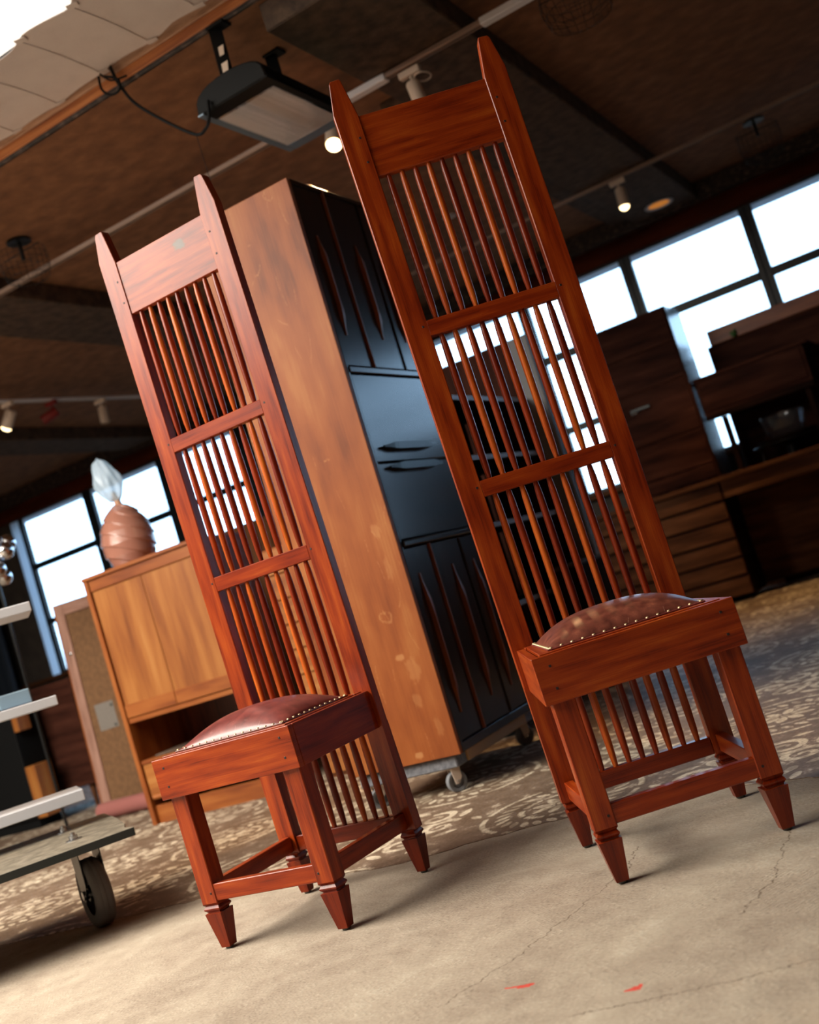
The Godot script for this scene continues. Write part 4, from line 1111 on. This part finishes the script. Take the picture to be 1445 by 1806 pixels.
# ---------------------------------------------------------------- ceiling fittings
func spot(label: String, at: Vector3, aim: Vector3, lit: bool, body: Material, glow_mat: Material, energy := 2.0, big := 1.0) -> void:
	var t := thing("track_spotlight", label, "spotlight", at, 0.0, "spotlights on the ceiling tracks")
	put("track_adapter", mb().span(Vector3(-0.05, -0.03, -0.016), Vector3(0.05, 0.0, 0.016), 0.003), body, t)
	put("stem", mb().tube([Vector3(0, -0.02, 0), Vector3(0, -0.075, 0)], 0.007, 8), body, t)
	var d := aim.normalized()
	var sd := d.cross(Vector3.UP)
	sd = sd.normalized() if sd.length() > 0.05 else Vector3.RIGHT
	var b := Basis(sd, -d, sd.cross(-d))
	var c := Vector3(0, -0.085, 0) - d * 0.03
	var h := mb(Transform3D(b, c))
	h.lathe([Vector2(0, 0.0), Vector2(0.026 * big, 0.0), Vector2(0.031 * big, -0.01), Vector2(0.031 * big, -0.125), Vector2(0.028 * big, -0.125), Vector2(0.028 * big, -0.11)], 20)
	put("housing", h, body, t)
	if lit:
		put("bulb", mb(Transform3D(b, c)).lathe([Vector2(0.029 * big, -0.108), Vector2(0.027 * big, -0.135), Vector2(0.015 * big, -0.147), Vector2(0, -0.15)], 18), glow_mat, t)
		var l := SpotLight3D.new()
		l.name = "spot_light"
		t.add_child(l)
		l.position = c + d * 0.158
		l.basis = Basis.looking_at(d, Vector3.RIGHT)
		l.light_color = Color(1.0, 0.8, 0.55)
		l.light_energy = energy
		l.light_size = 0.03
		l.spot_range = 12.0
		l.spot_attenuation = 2.0
		l.spot_angle = 38.0
		l.shadow_enabled = true
	else:
		put("lens", mb(Transform3D(b, c)).lathe([Vector2(0.028 * big, -0.112), Vector2(0, -0.112)], 16), M.black, t)

func basket(label: String, at: Vector3, r: float, h: float) -> void:
	var t := thing("wire_basket_lamp", label, "lamp", at, 0.0, "dark wire basket lamps")
	put("ceiling_plate", mb().lathe([Vector2(0, 0), Vector2(r * 0.5, 0), Vector2(r * 0.5, -0.012), Vector2(0, -0.012)], 16), M.black_metal, t)
	put("hanger", mb().tube([Vector3(0, 0, 0), Vector3(0, -0.10, 0)], 0.01, 8), M.black_metal, t)
	var w := mb()
	for k in 22:
		var a := TAU * k / 22
		var e := Vector3(cos(a), 0, sin(a))
		w.tube([e * r * 0.95 + Vector3(0, -0.06, 0), e * r + Vector3(0, -0.06 - h * 0.4, 0), e * r * 0.86 + Vector3(0, -0.06 - h * 0.85, 0), e * r * 0.4 + Vector3(0, -0.06 - h, 0)], 0.0011, 4)
	for y in [0.0, 0.2, 0.4, 0.6, 0.85]:
		var rr: float = r * (0.95 + 0.05 * minf(1.0, y * 2.5) - 0.14 * maxf(0.0, (y - 0.4) / 0.45))
		var c := []
		for k in 25: c.append(Vector3(cos(k * TAU / 24) * rr, -0.06 - h * y, sin(k * TAU / 24) * rr))
		w.tube(c, 0.0013, 4)
	w.tube([Vector3(-r, -0.06, 0), Vector3(r, -0.06, 0)], 0.003, 4)
	stuff(put("wire_cage", w, M.black_metal, t))

func build_ceiling_fittings() -> void:
	var rail := func(label: String, a: Vector3, b: Vector3, m: Material) -> Node3D:
		var t := thing("light_track", label, "track")
		put("rail", mb().bar(a, b, 0.036, 0.022, 0.003), m, t)
		var off := (b - a).normalized().cross(Vector3.UP) * 0.011
		put("groove", mb().bar(a + off * 0.0 + Vector3(0, -0.011, 0), b + Vector3(0, -0.011, 0), 0.010, 0.003, 0.0), M.beam, t)
		return t
	var t1: Node3D = rail.call("long grey lighting track on the ceiling behind the left chair", Vector3(-8.7, 2.776, -4.29), Vector3(3.9, 2.776, -4.42), M.track)
	for q in [[-1.955, -1.74], [-1.28, -1.02]]:
		put("power_feed", mb().span(Vector3(q[0], 2.757, -4.385), Vector3(q[1], 2.787, -4.338), 0.003), M.track_white, t1)
	rail.call("grey lighting track on the ceiling near the right windows", Vector3(-3.85, 2.776, -7.09), Vector3(4.3, 2.776, -7.08), M.track)
	rail.call("pale lighting track at far left carrying three spotlights", Vector3(-5.73, 2.776, -5.45), Vector3(-5.54, 2.776, -6.98), M.track_white)
	# lamps on them
	spot("lit spotlight with a dazzling round bulb above the tall cabinet", Vector3(-2.045, 2.764, -4.356), Vector3(0.05, -1, 0.62), true, M.lamp_white, M.bulb, 5.0, 1.2)
	spot("unlit white cylinder spotlight just above the right chair's crest rail", Vector3(-1.644, 2.764, -4.385), Vector3(0.05, -1, -0.1), false, M.lamp_white, M.bulb, 0.0, 1.0)
	spot("lit brass-rimmed spotlight near the right windows", Vector3(-1.573, 2.764, -7.087), Vector3(-0.02, -1, 0.15), true, M.lamp_white, M.spot_glow, 4.0, 1.1)
	spot("lit white spotlight at the far left edge of the picture", Vector3(-5.678, 2.764, -5.750), Vector3(-0.55, -0.75, 0.1), true, M.lamp_white, M.spot_glow, 4.0, 1.25)
	spot("dark red spotlight on the far left track", Vector3(-5.643, 2.764, -6.125), Vector3(-0.85, -0.35, 0.5), false, M.red, M.bulb, 0.0, 1.15)
	spot("unlit white spotlight next to the dark red one", Vector3(-5.587, 2.764, -6.568), Vector3(-0.05, -1, 0.05), false, M.lamp_white, M.bulb, 0.0, 1.1)
	var loop := []
	for k in 21: loop.append(Vector3(-1.60 + cos(k * TAU / 20) * 0.032, 2.715, -4.40 + sin(k * TAU / 20) * 0.05))
	meta(put("cable_loop", mb().tube(loop, 0.004, 6), M.lamp_white), "small pale cable loop beside the unlit cylinder spotlight above the right chair", "cable")
	for q in [[Vector3(-1.58, 2.788, -8.14), "round recessed downlight glowing amber in the beam by the right windows"], [Vector3(-2.56, 2.898, -6.71), "round recessed downlight seen between the right chair's spindles"]]:
		var t := thing("recessed_downlight", q[1], "downlight", q[0], 0.0, "recessed downlights")
		if q[0].x < -2.0: t.scale = Vector3(0.42, 1, 0.42)
		put("rim", mb().lathe([Vector2(0.075, 0.0), Vector2(0.10, -0.006), Vector2(0.105, 0.0)], 28), M.track_white, t)
		put("lens", mb().lathe([Vector2(0.076, 0.0), Vector2(0.05, -0.003), Vector2(0, -0.004)], 24), M.recess_glow if q[0].x > -2 else M.shelf_edge, t)
		if q[0].x > -2:
			var l := SpotLight3D.new()
			l.name = "downlight_light"
			t.add_child(l)
			l.position = Vector3(0, -0.02, 0)
			l.rotation.x = -PI / 2
			l.light_color = Color(1.0, 0.6, 0.25)
			l.light_energy = 0.15
			l.light_size = 0.06
			l.spot_angle = 60.0
			l.spot_range = 12.0
			l.spot_attenuation = 2.0
			l.shadow_enabled = true
	basket("dark wire basket lamp under the track near the right windows", Vector3(-0.72, 2.78, -7.22), 0.13, 0.20)
	basket("dark wire basket lamp at the top edge, right of the right chair", Vector3(-0.95, 2.90, -4.62), 0.15, 0.16)
	basket("dark wire basket lamp at far left below the grey track", Vector3(-3.78, 2.90, -4.2), 0.12, 0.16)
	# radiant heater on two straps
	var h := thing("radiant_heater", "black ceiling heater with a shining ribbed reflector, above the tall cabinet", "heater")
	var x0 := -2.093
	var x1 := -1.835
	var z0 := -3.535
	var z1 := -3.99
	var yb := 2.55
	var shell := mb(Transform3D(Basis(Vector3(1, 0, 0), Vector3(0, 1, 0), Vector3(0, 0, 1)), Vector3((x0 + x1) * 0.5, yb, 0)))
	var hw := (x1 - x0) * 0.5
	# end caps: half-barrel profile, hollow in the middle
	var outer := PackedVector2Array()
	for k in 13:
		var a := PI * k / 12
		outer.append(Vector2(cos(a) * (hw + 0.030), 0.012 + pow(sin(a), 0.6) * 0.088))
	outer.append(Vector2(-hw - 0.03, 0.0)); outer.append(Vector2(hw + 0.03, 0.0))
	shell.prism(outer, z0 + 0.0, z0 + 0.085, 0.006)
	put("end_cap", shell, M.black, h)
	put("end_cap", mb(Transform3D(Basis(), Vector3((x0 + x1) * 0.5, yb, 0))).prism(outer, z1 - 0.07, z1, 0.006), M.black, h)
	var hood := mb(Transform3D(Basis(), Vector3((x0 + x1) * 0.5, yb, 0)))
	for k in 12:
		var a0 := PI * k / 12
		var a1 := PI * (k + 1) / 12
		var p0 := Vector3(cos(a0) * (hw + 0.03), 0.012 + pow(sin(a0), 0.6) * 0.084, 0)
		var p1 := Vector3(cos(a1) * (hw + 0.03), 0.012 + pow(sin(a1), 0.6) * 0.084, 0)
		hood.quad_auto(p0 + Vector3(0, 0, z0), p1 + Vector3(0, 0, z0), p1 + Vector3(0, 0, z1), p0 + Vector3(0, 0, z1), Vector3(0, 0, (z0 + z1) * 0.5))
	put("hood", hood, M.black, h)
	var refl := mb(Transform3D(Basis(), Vector3((x0 + x1) * 0.5, yb, 0)))
	var fr := func(u: float, w: float) -> Vector3:
		return Vector3(lerpf(hw, -hw, u), 0.004 + 0.026 * absf(sin(TAU * u)), lerpf(z0, z1, w))
	refl.grid(64, 2, fr)
	put("reflector", refl, M.reflector, h)
	put("heating_tube", mb().tube([Vector3((x0 + x1) * 0.5 - 0.064, yb + 0.012, z0), Vector3((x0 + x1) * 0.5 - 0.064, yb + 0.012, z1)], 0.007, 10), M.chrome, h)
	var gr := mb()
	for k in 44:
		var z := lerpf(z0 - 0.004, z1 + 0.004, k / 43.0)
		gr.tube([Vector3(x0, yb - 0.002, z), Vector3((x0 + x1) * 0.5, yb - 0.006, z), Vector3(x1, yb - 0.002, z)], 0.0016, 4)
	stuff(put("grille_wire", gr, M.wire, h))
	put("front_lip", mb().span(Vector3(x0 - 0.032, yb - 0.001, z1 - 0.07), Vector3(x0 - 0.004, yb + 0.006, z0 + 0.085), 0.004), M.blue_lip, h)
	put("rear_lip", mb().span(Vector3(x1 + 0.004, yb - 0.001, z1 - 0.07), Vector3(x1 + 0.032, yb + 0.006, z0 + 0.085), 0.004), M.black, h)
	put("end_lip", mb().span(Vector3(x0 - 0.004, yb - 0.002, z1 - 0.07), Vector3(x1 + 0.004, yb + 0.003, z1 - 0.004), 0.003), M.blue_lip, h)
	for z in [-3.53, -3.90]:
		put("strap", mb().bar(Vector3(-1.99, 2.65, z + 0.02), Vector3(-2.024, 2.89, z - 0.055), 0.05, 0.006, 0.001), M.black, h)
		put("strap_foot", mb().span(Vector3(-2.05, 2.888, z - 0.09), Vector3(-1.97, 2.9, z - 0.03), 0.002), M.black, h)
	for q in [[0.62, 0.04], [0.25, 0.036]]:
		var p := Vector3(-1.99, 2.65, -3.51).lerp(Vector3(-2.02, 2.86, -3.58), q[0])
		put("warning_label", mb().box(p + Vector3(0, 0, 0.008), Vector3(0.036, 0.045, 0.001), 0.0, Basis(Vector3.RIGHT, -0.32)), M.lamp_white, h)
	# cable from the skylight edge to the heater
	var curve := func(pts: Array) -> Array:
		var c := Curve3D.new()
		for i in pts.size():
			var tng: Vector3 = (pts[mini(i + 1, pts.size() - 1)] - pts[maxi(i - 1, 0)]) / 6.0
			c.add_point(pts[i], -tng, tng)
		c.bake_interval = 0.012
		return Array(c.get_baked_points())
	var cab := mb()
	cab.tube(curve.call([Vector3(-2.50, 2.975, -3.55), Vector3(-2.491, 2.915, -3.55), Vector3(-2.477, 2.872, -3.55), Vector3(-2.435, 2.785, -3.55), Vector3(-2.333, 2.664, -3.55), Vector3(-2.218, 2.553, -3.55), Vector3(-2.15, 2.535, -3.52), Vector3(-2.075, 2.52, -3.44), Vector3(-2.055, 2.58, -3.438)]), 0.0065, 8)
	cab.tube(curve.call([Vector3(-2.56, 2.96, -3.54), Vector3(-2.555, 2.90, -3.53), Vector3(-2.52, 2.86, -3.53), Vector3(-2.475, 2.86, -3.53), Vector3(-2.47, 2.90, -3.53), Vector3(-2.53, 2.945, -3.54)]), 0.005, 8)
	cab.tube(curve.call([Vector3(-2.55, 2.965, -3.54), Vector3(-2.51, 2.92, -3.545), Vector3(-2.44, 2.905, -3.55)]), 0.004, 8)
	meta(put("heater_cable", cab, M.black), "black cable looping from the skylight edge to the ceiling heater", "cable")
	meta(put("hanging_string", mb().tube([Vector3(-2.215, 2.55, -3.55), Vector3(-2.215, 2.15, -3.55)], 0.0014, 5), M.black), "thin dark string hanging from the heater cable behind the left chair", "string")

# ---------------------------------------------------------------- start
func _ready() -> void:
	rng.seed = 4711
	var cam := Camera3D.new()
	cam.name = "camera"
	add_child(cam)
	cam.transform = Transform3D(Basis(Vector3(0.8378, -0.2982, -0.4574), Vector3(0.2983, 0.9516, -0.0741), Vector3(0.4574, -0.0743, 0.8862)).orthonormalized(), Vector3(0, 0.6452, 0))
	var at := CameraAttributesPhysical.new()
	at.frustum_focal_length = 26.876
	at.frustum_focus_distance = 2.5
	at.exposure_aperture = 2.2
	at.frustum_near = 0.05
	at.frustum_far = 100.0
	cam.attributes = at
	cam.fov = 48.126
	cam.current = true
	var we := WorldEnvironment.new()
	we.name = "environment"
	add_child(we)
	var env := Environment.new()
	env.background_mode = Environment.BG_SKY
	var sky := Sky.new()
	var sm := ProceduralSkyMaterial.new()
	sm.sky_top_color = Color(0.66, 0.83, 1.0)
	sm.sky_horizon_color = Color(0.73, 0.88, 1.0)
	sm.sky_energy_multiplier = 2.1
	sm.ground_horizon_color = Color(0.66, 0.76, 0.84)
	sm.ground_bottom_color = Color(0.4, 0.42, 0.42)
	sm.ground_energy_multiplier = 0.9
	sky.sky_material = sm
	env.sky = sky
	env.tonemap_mode = Environment.TONE_MAPPER_LINEAR
	env.tonemap_exposure = 1.0
	env.sdfgi_enabled = true
	env.ssao_enabled = true
	env.ssil_enabled = true
	we.environment = env
	# daylight that the translucent skylight lets in: as large as its glowing sheets, just under them
	var al := AreaLight3D.new()
	al.name = "skylight_light"
	add_child(al)
	al.area_size = Vector2(2.8, 3.8)
	al.position = Vector3(-4.2, 2.985, 0.0)
	al.rotation.x = -PI / 2
	al.light_color = Color(1.0, 0.97, 0.92)
	al.light_energy = 74.0
	al.shadow_enabled = true
	materials()
	build_room()
	build_skylight()
	build_chair("high-backed spindle chair at left, square to the picture, red-brown leather seat", Vector3(-1.7082, 0, -2.4349), -0.0176, -0.0091, 0.0, M.leather_red)
	build_chair("high-backed spindle chair at right, turned, with scratched brown leather seat", Vector3(-0.8981, 0, -2.4833), 0.5075, -0.0153, 0.0114, M.leather)
	build_tall_cabinet()
	build_left()
	build_right()
	build_ceiling_fittings()
